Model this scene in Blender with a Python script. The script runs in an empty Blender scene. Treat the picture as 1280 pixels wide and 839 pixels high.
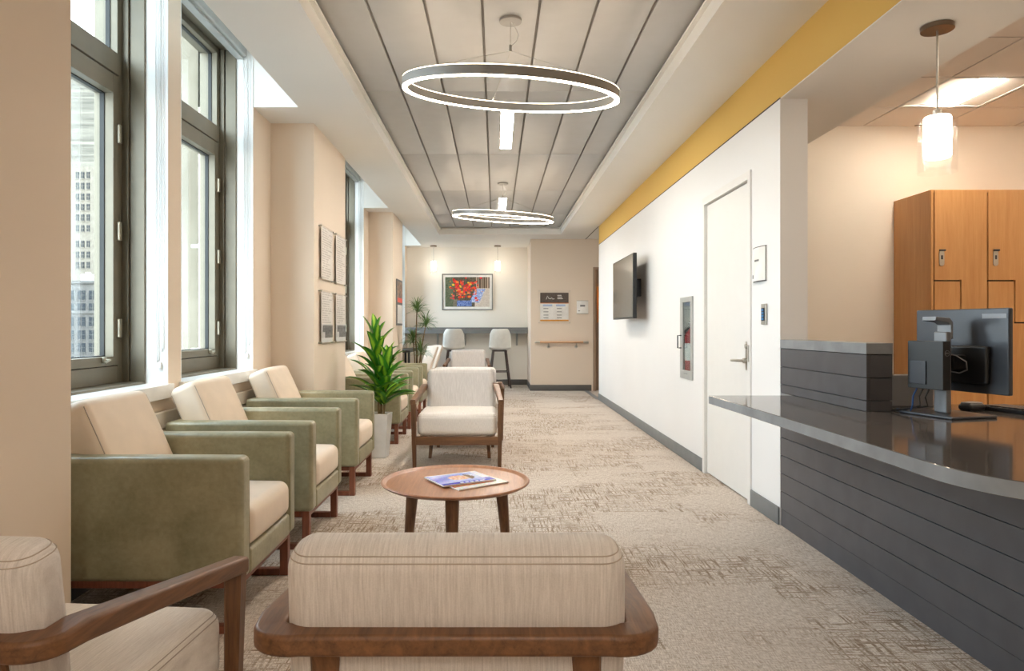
import bpy, bmesh, math, random
from mathutils import Vector, Matrix
PI = math.pi
rnd = random.Random(7)
sc = bpy.context.scene
COL = sc.collection

# ------------------------------------------------------------------ helpers
def lin(c):
    return tuple(((v/255)/12.92 if v/255 <= .04045 else ((v/255+.055)/1.055)**2.4) for v in c) + (1,)

def setp(o, label=None, cat=None, group=None, kind=None):
    if label: o['label'] = label
    if cat: o['category'] = cat
    if group: o['group'] = group
    if kind: o['kind'] = kind
    return o

def thing(name, loc=(0,0,0), rz=0, label=None, cat=None, group=None, kind=None):
    o = bpy.data.objects.new(name, None); COL.objects.link(o)
    o.empty_display_size = .1
    o.location = loc; o.rotation_euler = (0,0,rz)
    return setp(o, label, cat, group, kind)

def fin(name, bm, mats, parent=None, smooth=True, angle=40, label=None, wn=True, loc=None, rz=0):
    bmesh.ops.recalc_face_normals(bm, faces=bm.faces)
    me = bpy.data.meshes.new(name); bm.to_mesh(me); bm.free()
    if not isinstance(mats, (list, tuple)): mats = [mats]
    for m in mats: me.materials.append(m)
    if smooth:
        me.shade_smooth(); me.set_sharp_from_angle(angle=math.radians(angle))
    o = bpy.data.objects.new(name, me); COL.objects.link(o)
    if parent: o.parent = parent
    if loc: o.location = loc
    if rz: o.rotation_euler = (0,0,rz)
    if smooth and wn and len(me.polygons) < 4000:
        w = o.modifiers.new('wn', 'WEIGHTED_NORMAL'); w.keep_sharp = True
    if label: o['label'] = label
    return o

def B(): return bmesh.new()

def rbox(bm, c, s, r=0.004, seg=1, mid=1, puff=0, M=None, mi=0, puffs=None):
    """box centred c, size s, rounded edges r; puff bulges the faces"""
    h = [v/2 for v in s]; r = min(r, min(h)*.999)
    T = []
    for a in range(3):
        e = [h[a]-r + r*math.tan(PI/4*k/seg) for k in range(1, seg+1)]
        m = [(-1+2*k/mid)*(h[a]-r) for k in range(mid+1)]
        T.append([-v for v in reversed(e)] + m + e)
    cache = {}
    pf = puffs or (puff, puff, puff)
    def vert(p):
        key = (round(p[0],6), round(p[1],6), round(p[2],6))
        if key in cache: return cache[key]
        inn = [max(-(h[a]-r), min(h[a]-r, p[a])) for a in range(3)]
        d = Vector([p[a]-inn[a] for a in range(3)])
        if d.length > 1e-9: d.normalize()
        q = Vector(inn) + d*r
        if any(pf):
            u = [q[a]/h[a] for a in range(3)]
            for a in range(3):
                b, cc = (a+1) % 3, (a+2) % 3
                q[a] += pf[a]*u[a]*max(0,(1-u[b]**2))*max(0,(1-u[cc]**2))
        q = q + Vector(c)
        if M: q = M @ q
        v = bm.verts.new(q); cache[key] = v
        return v
    for a in range(3):
        b, cc = (a+1) % 3, (a+2) % 3
        for sg in (-1, 1):
            for i in range(len(T[b])-1):
                for j in range(len(T[cc])-1):
                    vs = []
                    for (ii, jj) in ((i,j),(i+1,j),(i+1,j+1),(i,j+1)):
                        p = [0,0,0]; p[a] = sg*h[a]; p[b] = T[b][ii]; p[cc] = T[cc][jj]
                        vs.append(vert(p))
                    if sg < 0: vs.reverse()
                    if len(set(vs)) >= 3:
                        u = []
                        for v in vs:
                            if v not in u: u.append(v)
                        try:
                            f = bm.faces.new(u); f.material_index = mi
                        except ValueError: pass

def box(bm, x0, x1, y0, y1, z0, z1, mi=0, M=None):
    v = [Vector((x, y, z)) for x in (x0,x1) for y in (y0,y1) for z in (z0,z1)]
    if M: v = [M @ p for p in v]
    v = [bm.verts.new(p) for p in v]
    for q in ((0,1,3,2),(4,6,7,5),(0,4,5,1),(2,3,7,6),(0,2,6,4),(1,5,7,3)):
        f = bm.faces.new([v[i] for i in q]); f.material_index = mi

def bbox(bm, x0, x1, y0, y1, z0, z1, r=.003, seg=1, M=None, mi=0, **k):
    rbox(bm, ((x0+x1)/2,(y0+y1)/2,(z0+z1)/2), (abs(x1-x0),abs(y1-y0),abs(z1-z0)), r, seg, M=M, mi=mi, **k)

def tube(bm, pts, r, n=8, mi=0, closed=False, cap=True):
    pts = [Vector(p) for p in pts]
    rs = r if isinstance(r, (list, tuple)) else [r]*len(pts)
    rings = []; N = len(pts); nrm = None
    for i, p in enumerate(pts):
        if closed: t = pts[(i+1) % N]-pts[i-1]
        else: t = pts[min(i+1,N-1)]-pts[max(i-1,0)]
        t.normalize()
        if nrm is None:
            a = Vector((0,0,1)) if abs(t.z) < .9 else Vector((1,0,0))
            nrm = t.cross(a).normalized()
        else:
            nrm = (nrm - t*nrm.dot(t)).normalized()
        b = t.cross(nrm)
        rings.append([bm.verts.new(p + (nrm*math.cos(2*PI*k/n)+b*math.sin(2*PI*k/n))*rs[i]) for k in range(n)])
    for i in range(N if closed else N-1):
        A, Bq = rings[i], rings[(i+1) % N]
        for k in range(n):
            f = bm.faces.new((A[k], A[(k+1)%n], Bq[(k+1)%n], Bq[k])); f.material_index = mi
    if not closed and cap:
        for R_ in (rings[0][::-1], rings[-1]):
            f = bm.faces.new(R_); f.material_index = mi

def lathe(bm, prof, n=24, c=(0,0,0), M=None, mi=0, close=False):
    rings = []
    for (r, z) in prof:
        ring = []
        for k in range(n):
            p = Vector((c[0]+r*math.cos(2*PI*k/n), c[1]+r*math.sin(2*PI*k/n), c[2]+z))
            if M: p = M @ p
            ring.append(bm.verts.new(p))
        rings.append(ring)
    pairs = list(zip(rings, rings[1:])) + ([(rings[-1], rings[0])] if close else [])
    for A, Bq in pairs:
        for k in range(n):
            f = bm.faces.new((A[k], A[(k+1)%n], Bq[(k+1)%n], Bq[k])); f.material_index = mi
    if not close:
        f = bm.faces.new(rings[0][::-1]); f.material_index = mi
        f = bm.faces.new(rings[-1]); f.material_index = mi

def cyl(bm, c, r, h, n=16, axis='z', mi=0, M=None):
    R_ = {'z': Matrix(), 'x': Matrix.Rotation(PI/2, 4, 'Y'), 'y': Matrix.Rotation(-PI/2, 4, 'X')}[axis]
    T = Matrix.Translation(Vector(c)) @ R_
    if M: T = M @ T
    e = min(.0015, h*.2, r*.2)
    lathe(bm, [(r-e, -h/2), (r, -h/2+e), (r, h/2-e), (r-e, h/2)], n, M=T, mi=mi)

def prism(bm, poly, z0, z1, M=None, mi=0, ch=0):
    """poly of (x,y), extruded z0..z1"""
    def mk(z, pl):
        out = []
        for (x, y) in pl:
            p = Vector((x,y,z)); out.append(bm.verts.new(M @ p if M else p))
        return out
    def inset(pl, d):
        out = []; n = len(pl)
        area = sum(pl[i][0]*pl[(i+1)%n][1]-pl[(i+1)%n][0]*pl[i][1] for i in range(n))
        s = 1 if area > 0 else -1
        for i in range(n):
            a, b, c = Vector(pl[i-1]), Vector(pl[i]), Vector(pl[(i+1)%n])
            e1 = (b-a).normalized(); e2 = (c-b).normalized()
            n1 = Vector((-e1.y, e1.x))*s; n2 = Vector((-e2.y, e2.x))*s
            m = (n1+n2); m = m/max(m.length_squared, .2)*2*d/1.0
            out.append((b.x+m.x, b.y+m.y))
        return out
    if ch:
        L = [mk(z0, inset(poly, ch)), mk(z0+ch, poly), mk(z1-ch, poly), mk(z1, inset(poly, ch))]
    else:
        L = [mk(z0, poly), mk(z1, poly)]
    n = len(poly)
    for A, Bq in zip(L, L[1:]):
        for k in range(n):
            f = bm.faces.new((A[k], A[(k+1)%n], Bq[(k+1)%n], Bq[k])); f.material_index = mi
    f = bm.faces.new(L[0][::-1]); f.material_index = mi
    f = bm.faces.new(L[-1]); f.material_index = mi

def sweep(bm, pts, w, h, ch=.006, mi=0):
    """rectangular bar (w across in plan, h tall) along pts, chamfered"""
    pts = [Vector(p) for p in pts]; N = len(pts)
    ws = w if isinstance(w, (list, tuple)) else [w]*N
    hs = h if isinstance(h, (list, tuple)) else [h]*N
    rings = []
    for i, p in enumerate(pts):
        if i == 0: t = pts[1]-pts[0]
        elif i == N-1: t = pts[-1]-pts[-2]
        else: t = (pts[i+1]-pts[i]).normalized() + (pts[i]-pts[i-1]).normalized()
        t.z = 0; t.normalize()
        nn = Vector((-t.y, t.x, 0)); W, H = ws[i]/2, hs[i]/2
        sec = []
        for (a, b) in ((-1,-1),(1,-1),(1,1),(-1,1)):
            for q in range(5):
                an = {(-1,-1):PI, (1,-1):1.5*PI, (1,1):0, (-1,1):.5*PI}[(a,b)] + q*PI/8
                sec.append((a*(W-ch)+ch*math.cos(an), b*(H-ch)+ch*math.sin(an)))
        rings.append([bm.verts.new(p + nn*u + Vector((0,0,v))) for (u, v) in sec])
    n = len(rings[0])
    for A, Bq in zip(rings, rings[1:]):
        for k in range(n):
            f = bm.faces.new((A[k], A[(k+1)%n], Bq[(k+1)%n], Bq[k])); f.material_index = mi
    bm.faces.new(rings[0][::-1]); bm.faces.new(rings[-1])

def taper(bm, p0, s0, p1, s1, mi=0):
    """tapered square bar from p0 (size s0=(x,y)) to p1"""
    L = []
    for p, s in ((p0, s0), (p1, s1)):
        e = min(s)*.14; a, b = s[0]/2, s[1]/2
        L.append([bm.verts.new((p[0]+x, p[1]+y, p[2])) for (x, y) in
                  ((-a+e,-b),(a-e,-b),(a,-b+e),(a,b-e),(a-e,b),(-a+e,b),(-a,b-e),(-a,-b+e))])
    for k in range(8):
        bm.faces.new((L[0][k], L[0][(k+1)%8], L[1][(k+1)%8], L[1][k]))
    bm.faces.new(L[0][::-1]); bm.faces.new(L[1])

def copy_tree(o, parent=None):
    c = o.copy(); COL.objects.link(c)
    if parent: c.parent = parent
    for ch in list(o.children): copy_tree(ch, c)
    return c

def place(o, loc, rz, label, first=False):
    c = o if first else copy_tree(o)
    c.location = loc; c.rotation_euler = (0,0,rz); c['label'] = label
    return c

def textmesh(name, s, size, mat, parent, M, ext=.0006):
    cu = bpy.data.curves.new(name, 'FONT'); cu.body = s; cu.size = size
    cu.align_x = 'CENTER'; cu.align_y = 'CENTER'; cu.extrude = ext
    t = bpy.data.objects.new(name+'_tmp', cu)
    COL.objects.link(t)
    dg = bpy.context.evaluated_depsgraph_get()
    me = bpy.data.meshes.new_from_object(t.evaluated_get(dg))
    bpy.data.objects.remove(t); bpy.data.curves.remove(cu)
    me.transform(M); me.materials.clear(); me.materials.append(mat)
    o = bpy.data.objects.new(name, me); COL.objects.link(o); o.parent = parent
    return o

# ------------------------------------------------------------------ materials
class NT:
    def __init__(s, name):
        s.m = bpy.data.materials.new(name); s.m.use_nodes = True
        s.n = s.m.node_tree.nodes; s.l = s.m.node_tree.links
        s.b = s.n['Principled BSDF']; s.out = s.n['Material Output']
    def node(s, t, **k):
        nd = s.n.new(t)
        for a, v in k.items():
            if a in nd.inputs: nd.inputs[a].default_value = v
            else: setattr(nd, a, v)
        return nd
    def link(s, a, b): s.l.new(a, b)
    def coord(s, scale=(1,1,1), kind='Object', rot=(0,0,0)):
        tc = s.node('ShaderNodeTexCoord'); mp = s.node('ShaderNodeMapping')
        mp.inputs['Scale'].default_value = scale; mp.inputs['Rotation'].default_value = rot
        s.link(tc.outputs[kind], mp.inputs['Vector']); return mp.outputs['Vector']
    def noise(s, vec, scale=5, detail=3, rough=.5, dist=0):
        nd = s.node('ShaderNodeTexNoise'); nd.inputs['Scale'].default_value = scale
        nd.inputs['Detail'].default_value = detail; nd.inputs['Roughness'].default_value = rough
        nd.inputs['Distortion'].default_value = dist
        s.link(vec, nd.inputs['Vector']); return nd.outputs['Fac']
    def ramp(s, fac, stops):
        r = s.node('ShaderNodeValToRGB'); e = r.color_ramp.elements
        while len(e) < len(stops): e.new(.5)
        for i, (p, c) in enumerate(stops):
            e[i].position = p; e[i].color = c if len(c) == 4 else lin(c)
        s.link(fac, r.inputs['Fac']); return r.outputs['Color']
    def mix(s, fac, a, b, mode='MIX'):
        nd = s.node('ShaderNodeMix', data_type='RGBA', blend_type=mode)
        for sock, v in ((0, fac), (6, a), (7, b)):
            if isinstance(v, bpy.types.NodeSocket): s.link(v, nd.inputs[sock])
            else: nd.inputs[sock].default_value = v if (sock == 0 or len(v) == 4) else lin(v)
        return nd.outputs[2]
    def math(s, op, a, b=0.0, clamp=False):
        nd = s.node('ShaderNodeMath', operation=op, use_clamp=clamp)
        for i, v in enumerate((a, b)):
            if isinstance(v, bpy.types.NodeSocket): s.link(v, nd.inputs[i])
            else: nd.inputs[i].default_value = v
        return nd.outputs[0]
    def bump(s, h, strength=.2, dist=.002):
        nd = s.node('ShaderNodeBump'); nd.inputs['Strength'].default_value = strength
        nd.inputs['Distance'].default_value = dist
        s.link(h, nd.inputs['Height']); s.link(nd.outputs[0], s.b.inputs['Normal'])
    def base(s, c):
        if isinstance(c, bpy.types.NodeSocket): s.link(c, s.b.inputs['Base Color'])
        else: s.b.inputs['Base Color'].default_value = lin(c)

def plain(name, c, rough=.5, metal=0, spec=.5, em=None, es=0, tex=.03, coat=0):
    t = NT(name); t.b.inputs['Roughness'].default_value = rough
    t.b.inputs['Metallic'].default_value = metal
    t.b.inputs['Specular IOR Level'].default_value = spec
    if coat: t.b.inputs['Coat Weight'].default_value = coat; t.b.inputs['Coat Roughness'].default_value = .1
    n = t.noise(t.coord(), 9, 3)
    a = tuple(max(0, v*(1-tex)) for v in c); b = tuple(min(255, v*(1+tex)) for v in c)
    t.base(t.ramp(n, [(.3, a), (.7, b)]))
    if em:
        t.b.inputs['Emission Color'].default_value = lin(em); t.b.inputs['Emission Strength'].default_value = es
    return t.m

def paint(name, c, rough=.75):
    t = NT(name); t.b.inputs['Roughness'].default_value = rough
    t.b.inputs['Specular IOR Level'].default_value = .25
    v = t.coord()
    n = t.noise(v, 1.3, 2)
    t.base(t.ramp(n, [(.3, tuple(x*.985 for x in c)), (.7, c)]))
    t.bump(t.noise(v, 380, 2), .06, .001)
    return t.m

def wood(name, dark, light, axis='z', rough=.42, sc_=1.0):
    t = NT(name); t.b.inputs['Roughness'].default_value = rough
    s = {'x': (1.6,26,26), 'y': (26,1.6,26), 'z': (26,26,1.6)}[axis]
    v = t.coord(tuple(k*sc_ for k in s))
    n1 = t.noise(v, 1.6, 5, .6, .6); n2 = t.noise(v, 9, 3, .6)
    f = t.math('ADD', t.math('MULTIPLY', n1, .7), t.math('MULTIPLY', n2, .3))
    t.base(t.ramp(f, [(.32, dark), (.66, light)]))
    t.bump(n2, .12, .001)
    return t.m

def fabric(name, a, b, streak='z', rough=.85, amt=1.0):
    t = NT(name); t.b.inputs['Roughness'].default_value = rough
    t.b.inputs['Specular IOR Level'].default_value = .2
    t.b.inputs['Sheen Weight'].default_value = .15
    s = {'z': (330,15,15), 'y': (330,15,40), 'x': (16,330,330)}[streak]
    n1 = t.noise(t.coord(s), 1, 3, .6)
    n2 = t.noise(t.coord((260,260,260)), 1.5, 2)
    f = t.math('ADD', t.math('MULTIPLY', n1, .75), t.math('MULTIPLY', n2, .25))
    t.base(t.ramp(f, [(.3, a), (.68, b)]))
    t.bump(f, .25*amt, .0015)
    return t.m

def glass(name, tint=(245,250,250), refl=.08, rough=.0, fk=.25):
    t = NT(name); t.n.remove(t.b)
    tr = t.node('ShaderNodeBsdfTransparent'); tr.inputs['Color'].default_value = lin(tint)
    gl = t.node('ShaderNodeBsdfGlossy'); gl.inputs['Roughness'].default_value = rough
    lw = t.node('ShaderNodeLayerWeight'); lw.inputs['Blend'].default_value = .35
    mx = t.node('ShaderNodeMixShader')
    f = t.math('ADD', t.math('MULTIPLY', lw.outputs['Fresnel'], fk), refl*.4)
    t.link(f, mx.inputs[0]); t.link(tr.outputs[0], mx.inputs[1]); t.link(gl.outputs[0], mx.inputs[2])
    t.link(mx.outputs[0], t.out.inputs['Surface'])
    return t.m

def emit(name, c, s):
    t = NT(name); t.b.inputs['Base Color'].default_value = lin((240,235,225))
    t.b.inputs['Emission Color'].default_value = lin(c); t.b.inputs['Emission Strength'].default_value = s
    return t.m

def attrmat(name, rough=.4, spec=.4):
    t = NT(name); t.b.inputs['Roughness'].default_value = rough
    t.b.inputs['Specular IOR Level'].default_value = spec
    a = t.node('ShaderNodeAttribute', attribute_name='print')
    t.link(a.outputs['Color'], t.b.inputs['Base Color'])
    return t.m

M = {}
M['wall_beige'] = paint('wall_paint_warm', (226,211,194))
M['wall_cream'] = paint('wall_paint_cream', (246,241,232))
M['wall_white'] = paint('wall_paint_white', (235,235,235), .45)
M['soffit'] = paint('ceiling_paint', (233,231,226))
M['yellow'] = paint('yellow_paint', (218,180,100))
M['reveal'] = paint('reveal_paint', (240,241,240), .5)
M['grey_trim'] = plain('grey_vinyl_base', (118,120,121), .5)
M['dark_trim'] = plain('dark_vinyl_base', (92,90,88), .5)
M['joint'] = plain('shadow_joint', (60,56,50), .7)
M['plank'] = plain('brushed_metal_ceiling', (182,181,179), .4, 0, .5, tex=.01)
M['plank_back'] = plain('ceiling_gap', (150,146,140), .6)
M['tile'] = paint('acoustic_tile', (232,226,220), .9)
M['grid_black'] = plain('black_ceiling_grid', (34,32,30), .6)
M['frame_olive'] = plain('olive_bronze_aluminium', (120,113,97), .42, .25, .5)
M['gasket'] = plain('black_gasket', (35,37,36), .6)
M['hinge'] = plain('brushed_hinge_metal', (175,168,150), .35, .8)
M['chrome'] = plain('satin_nickel', (190,186,178), .28, .95)
M['blind'] = plain('grey_blind_cassette', (176,178,176), .5, .2)
M['cord'] = plain('white_bead_cord', (214,214,212), .5)
M['sill'] = plain('white_solid_surface_sill', (232,232,230), .3)
M['glass'] = glass('window_glass')
M['clear'] = glass('clear_acrylic', (254,254,254), .03, fk=.04)
M['wood_z'] = wood('walnut_upright_grain', (76,49,31), (130,90,58), 'z')
M['wood_y'] = wood('walnut_lengthwise_grain', (76,49,31), (130,90,58), 'y')
M['wood_x'] = wood('walnut_cross_grain', (76,49,31), (130,90,58), 'x')
M['sled_z'] = wood('reddish_walnut_sled', (98,54,40), (140,84,62), 'z')
M['table_wood'] = wood('walnut_table_veneer', (140,92,64), (178,124,90), 'y', .3)
M['locker_wood'] = wood('maple_locker_laminate', (190,136,80), (208,158,102), 'z', .4, .5)
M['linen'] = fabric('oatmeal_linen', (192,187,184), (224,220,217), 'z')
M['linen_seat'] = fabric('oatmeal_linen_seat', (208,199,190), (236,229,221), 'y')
M['pale_vinyl'] = plain('pale_cushion_cloth', (224,208,190), .6, 0, .3, tex=.02)
M['seam'] = plain('stitch_thread', (176,164,152), .9)
def green():
    t = NT('sage_green_vinyl'); t.b.inputs['Roughness'].default_value = .32
    t.b.inputs['Specular IOR Level'].default_value = .45
    v = t.coord()
    n = t.noise(v, 5, 5, .65, .3); n2 = t.noise(v, 60, 3)
    f = t.math('ADD', t.math('MULTIPLY', n, .75), t.math('MULTIPLY', n2, .25))
    t.base(t.ramp(f, [(.32, (126,122,94)), (.66, (164,158,130))]))
    t.bump(n2, .08, .001)
    return t.m
M['green'] = green()
M['counter_top'] = plain('polished_grey_quartz', (92,86,82), .09, 0, .6, tex=.06)
M['counter_edge'] = plain('grey_quartz_edge', (134,137,140), .4, 0, .4, tex=.08)
M['siding'] = plain('charcoal_laminate_boards', (82,82,86), .36, 0, .4, tex=.05)
M['siding_gap'] = plain('board_gap', (40,39,40), .7)
M['black'] = plain('black_plastic', (26,27,29), .38)
M['darkgrey'] = plain('dark_grey_plastic', (58,62,70), .3, .1)
M['silver'] = plain('silver_plastic', (128,130,134), .4, .3)
M['white_plastic'] = plain('white_plastic', (232,232,230), .4)
M['stool'] = plain('white_stool_shell', (222,222,218), .5)
M['stool_leg'] = plain('dark_wood_stool_leg', (66,50,46), .45)
M['pot'] = plain('white_glazed_pot', (236,236,236), .45)
M['soil'] = plain('moss_and_soil', (74,84,44), .9, tex=.3)
M['stem'] = plain('brown_plant_stem', (120,98,66), .8, tex=.15)
M['red'] = plain('red_enamel', (176,28,26), .3)
M['ring_metal'] = plain('ring_grey_aluminium', (150,147,142), .4, .1)
M['ring_glow'] = emit('ring_light_diffuser', (255,236,210), 20)
M['ring_glow_top'] = emit('ring_uplight_diffuser', (255,230,200), 5)
M['slot_glow'] = emit('slot_light_diffuser', (255,246,234), 48)
M['troffer_glow'] = emit('troffer_lens', (255,238,216), 19)
M['opal'] = emit('opal_lamp_glass', (255,238,216), 6)
M['canopy'] = plain('bronze_canopy', (128,112,98), .3, .8)
M['print'] = attrmat('printed_paper')
M['print_gloss'] = attrmat('glossy_printed_paper', .15, .6)
M['paper'] = plain('white_paper', (236,234,230), .6)
M['ink'] = plain('grey_ink', (120,120,120), .8)
M['door_paint'] = plain('white_door_paint', (228,227,224), .45, tex=.004)
M['taupe'] = plain('taupe_door', (150,126,106), .6)
M['screen'] = plain('tv_screen', (62,58,54), .12, 0, .7)
M['blue_led'] = plain('keypad_blue_button', (50,110,160), .3, em=(60,120,170), es=.12)
M['handrail'] = wood('maple_handrail', (190,146,110), (214,172,134), 'x', .4)

def leafmat(name, edge, mid, rough=.35):
    t = NT(name); t.b.inputs['Roughness'].default_value = rough
    tc = t.node('ShaderNodeTexCoord'); sp = t.node('ShaderNodeSeparateXYZ')
    t.link(tc.outputs['UV'], sp.inputs[0])
    d = t.math('ABSOLUTE', t.math('SUBTRACT', sp.outputs[0], .5))
    n = t.noise(t.coord(), 7, 2)
    f = t.math('ADD', d, t.math('MULTIPLY', t.math('SUBTRACT', n, .5), .9))
    t.base(t.ramp(f, [(.06, mid), (.3, edge)]))
    return t.m
M['leaf'] = leafmat('broad_green_leaf', (52,128,36), (166,212,66))
M['leaf_thin'] = leafmat('narrow_green_leaf', (76,110,58), (128,158,88), .5)

def carpet():
    t = NT('beige_woven_carpet_tile'); t.b.inputs['Roughness'].default_value = .95
    t.b.inputs['Specular IOR Level'].default_value = .1
    o = t.coord()
    tile = t.coord((1/.61, 1/.61, 1))
    sn = t.node('ShaderNodeVectorMath', operation='FLOOR'); t.link(tile, sn.inputs[0])
    wn = t.node('ShaderNodeTexWhiteNoise', noise_dimensions='3D'); t.link(sn.outputs[0], wn.inputs['Vector'])
    big = t.noise(t.coord((.9,1.7,1)), 1.0, 4, .62)
    lx = t.noise(t.coord((5.5,84,1)), 1, 2, .6)      # threads running along x
    ly = t.noise(t.coord((84,5.5,1)), 1, 2, .6)      # threads running along y
    fine = t.noise(t.coord((240,240,1)), 1, 2)
    fx = t.noise(t.coord((30,260,1)), 1, 1); fy = t.noise(t.coord((260,30,1)), 1, 1)
    region = t.math('ADD', big, t.math('MULTIPLY', t.math('SUBTRACT', wn.outputs['Value'], .5), .16))
    mask = t.math('MULTIPLY', t.math('SUBTRACT', region, .445), 8, True)
    hatch = t.math('SUBTRACT', t.math('MAXIMUM', lx, ly), t.math('MULTIPLY', t.math('MINIMUM', lx, ly), .35))
    dark = t.math('MULTIPLY', mask, t.math('MULTIPLY', t.math('SUBTRACT', hatch, .335), 8, True), True)
    lite = t.math('MULTIPLY', mask, t.math('MULTIPLY', t.math('SUBTRACT', .36, hatch), 10, True), True)
    f = t.math('ADD', t.math('MULTIPLY', fine, .3), t.math('MULTIPLY', t.math('ADD', fx, fy), .35))
    basec = t.ramp(f, [(.42, (168,155,142)), (.58, (216,206,196))])
    c = t.mix(t.math('MULTIPLY', dark, .78), basec, (124,101,78))
    c = t.mix(t.math('MULTIPLY', lite, .6), c, (230,222,213))
    t.base(c)
    t.bump(fine, .3, .002)
    return t.m
M['carpet'] = carpet()

# ------------------------------------------------------------------ key dimensions (metres; camera at origin, looking along +Y)
XR, XRT = 1.66, .16           # right wall face and thickness
XW, XC = -1.795, -1.45        # window wall face, pier face
XG = -2.085                   # glass plane
ZC, ZP = 2.786, 2.91          # soffit, recessed metal ceiling
YB = -3.6                     # wall behind the camera
YE, YF = 12.53, 13.85         # end wall, far recess wall
SILL = .846; WTOP = 3.28
PIERS = [(YB,2.33), (5.45,6.58), (9.63,10.62)]
WINS = [(2.55,3.74), (3.89,5.05), (6.75,7.94), (8.09,9.28), (11.0,12.19), (12.34,13.5)]
POCKETS = [(2.33,5.05), (6.58,9.28), (10.62,13.5)]

def structure(name, bm, mats, smooth=False):
    o = fin(name, bm, mats, smooth=smooth, wn=False); o['kind'] = 'structure'; return o

bm = B(); box(bm, -2.3, 5.6, YB-.15, 14.2, -.12, 0); structure('floor', bm, M['carpet'])

# window wall with its openings and piers
bm = B()
prev = YB
for (a, b) in WINS:
    box(bm, -2.2, XW, prev, a, 0, 3.4); prev = b
    box(bm, -2.2, XW, a, b, 0, SILL-.03); box(bm, -2.2, XW, a, b, WTOP, 3.4)
box(bm, -2.2, XW, prev, 14.0, 0, 3.4)
for (a, b) in PIERS: box(bm, XW-.01, XC, a, b, 0, ZC+.02)
structure('wall_left', bm, M['wall_beige'])
# white plaster liners of the window reveals and of the raised pockets
bm = B()
for (a, b) in WINS:
    box(bm, -1.915, XW+.001, b-.006, b+.0005, SILL-.02, WTOP)
    box(bm, -1.915, XW+.001, a-.0005, a+.006, SILL-.02, WTOP)
structure('trim_1', bm, M['reveal'])

# soffits round the recessed ceiling
bm = B()
CX0, CX1, CY0, CY1 = -.985, 1.14, -3.0, 11.92
box(bm, -1.46, CX0, YB, CY1, ZC, 3.42)
box(bm, CX1, XR, YB, CY1, ZC, 3.42)
box(bm, CX0, CX1, YB, CY0, ZC, 3.42)
box(bm, -1.46, XR, CY1, 14.0, ZC, 3.42)
edges = [YB] + [v for p in POCKETS for v in p] + [14.0]
for i in range(0, len(edges), 2): box(bm, -2.2, -1.46, edges[i], edges[i+1], ZC, 3.42)
for (a, b) in POCKETS: box(bm, -2.2, -1.46, a, b, 3.34, 3.42)
box(bm, XR, 3.4, 10.97, 14.0, ZC, 3.42)
structure('ceiling', bm, M['soffit'])
# slim metal ledge round the cove
bm = B()
L = .03
bbox(bm, CX0, CX0+L, CY0, CY1, ZC+.09, ZC+.105, .002); bbox(bm, CX1-L, CX1, CY0, CY1, ZC+.09, ZC+.105, .002)
bbox(bm, CX0+L, CX1-L, CY1-L, CY1, ZC+.09, ZC+.105, .002); bbox(bm, CX0+L, CX1-L, CY0, CY0+L, ZC+.09, ZC+.105, .002)
structure('trim_2', bm, M['soffit'])

# long metal planks of the recessed ceiling
GR = [-.697,-.3845,-.072,.2405,.553,.8655]
xs = [CX0] + GR + [CX1]
bm = B(); box(bm, CX0, CX1, CY0, CY1, ZP+.02, ZP+.06); structure('ceiling_backing', bm, M['plank_back'])
bm = B()
ys = [CY0, -.41, 1.42, 3.25, 5.08, 6.91, 8.74, 10.57, CY1]
for i in range(7):
    for j in range(8):
        x0 = xs[i] + (.008 if i else 0); x1 = xs[i+1]-(.008 if i < 6 else 0)
        bbox(bm, x0, x1, ys[j]+.001, ys[j+1]-.001, ZP, ZP+.018, .004)
structure('ceiling_planks', bm, M['plank'], True)

# right wall with door and cabinet openings
def wallgrid(bm, x0, x1, ycuts, zcuts, holes):
    for i in range(len(ycuts)-1):
        for j in range(len(zcuts)-1):
            cy = (ycuts[i]+ycuts[i+1])/2; cz = (zcuts[j]+zcuts[j+1])/2
            if any(a < cy < b and c < cz < d for (a,b,c,d) in holes): continue
            box(bm, x0, x1, ycuts[i], ycuts[i+1], zcuts[j], zcuts[j+1])
DY0, DY1, DZ = 4.425, 5.442, 2.175
FY0, FY1, FZ0, FZ1 = 5.745, 6.075, .735, 1.395
bm = B()
wallgrid(bm, XR, XR+XRT, [3.98, DY0, DY1, FY0, FY1, 10.97], [0, FZ0, FZ1, DZ, 2.49],
         [(DY0,DY1,0,DZ), (FY0,FY1,FZ0,FZ1)])
structure('wall_right', bm, M['wall_white'])
bm = B()
box(bm, XR, 1.9, YB, 3.98, 2.494, 3.42); box(bm, XR, XR+XRT, 3.98, 10.97, 2.494, 3.42)
structure('trim_3', bm, M['yellow'])
bm = B(); box(bm, XR-.002, XR+.004, 3.98, 10.97, 2.488, 2.496); structure('trim_4', bm, M['joint'])
# dropped bulkhead over the desk
bm = B()
box(bm, XR+.002, 2.267, YB, 3.98, 2.488, 2.494); box(bm, XR+XRT, 2.267, 3.98, 5.54, 2.488, 2.494)
box(bm, 1.9, 2.267, YB, 3.98, 2.494, 3.42); box(bm, XR+XRT, 2.267, 3.98, 5.54, 2.494, 3.42)
structure('ceiling_bulkhead', bm, M['soffit'])
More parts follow.
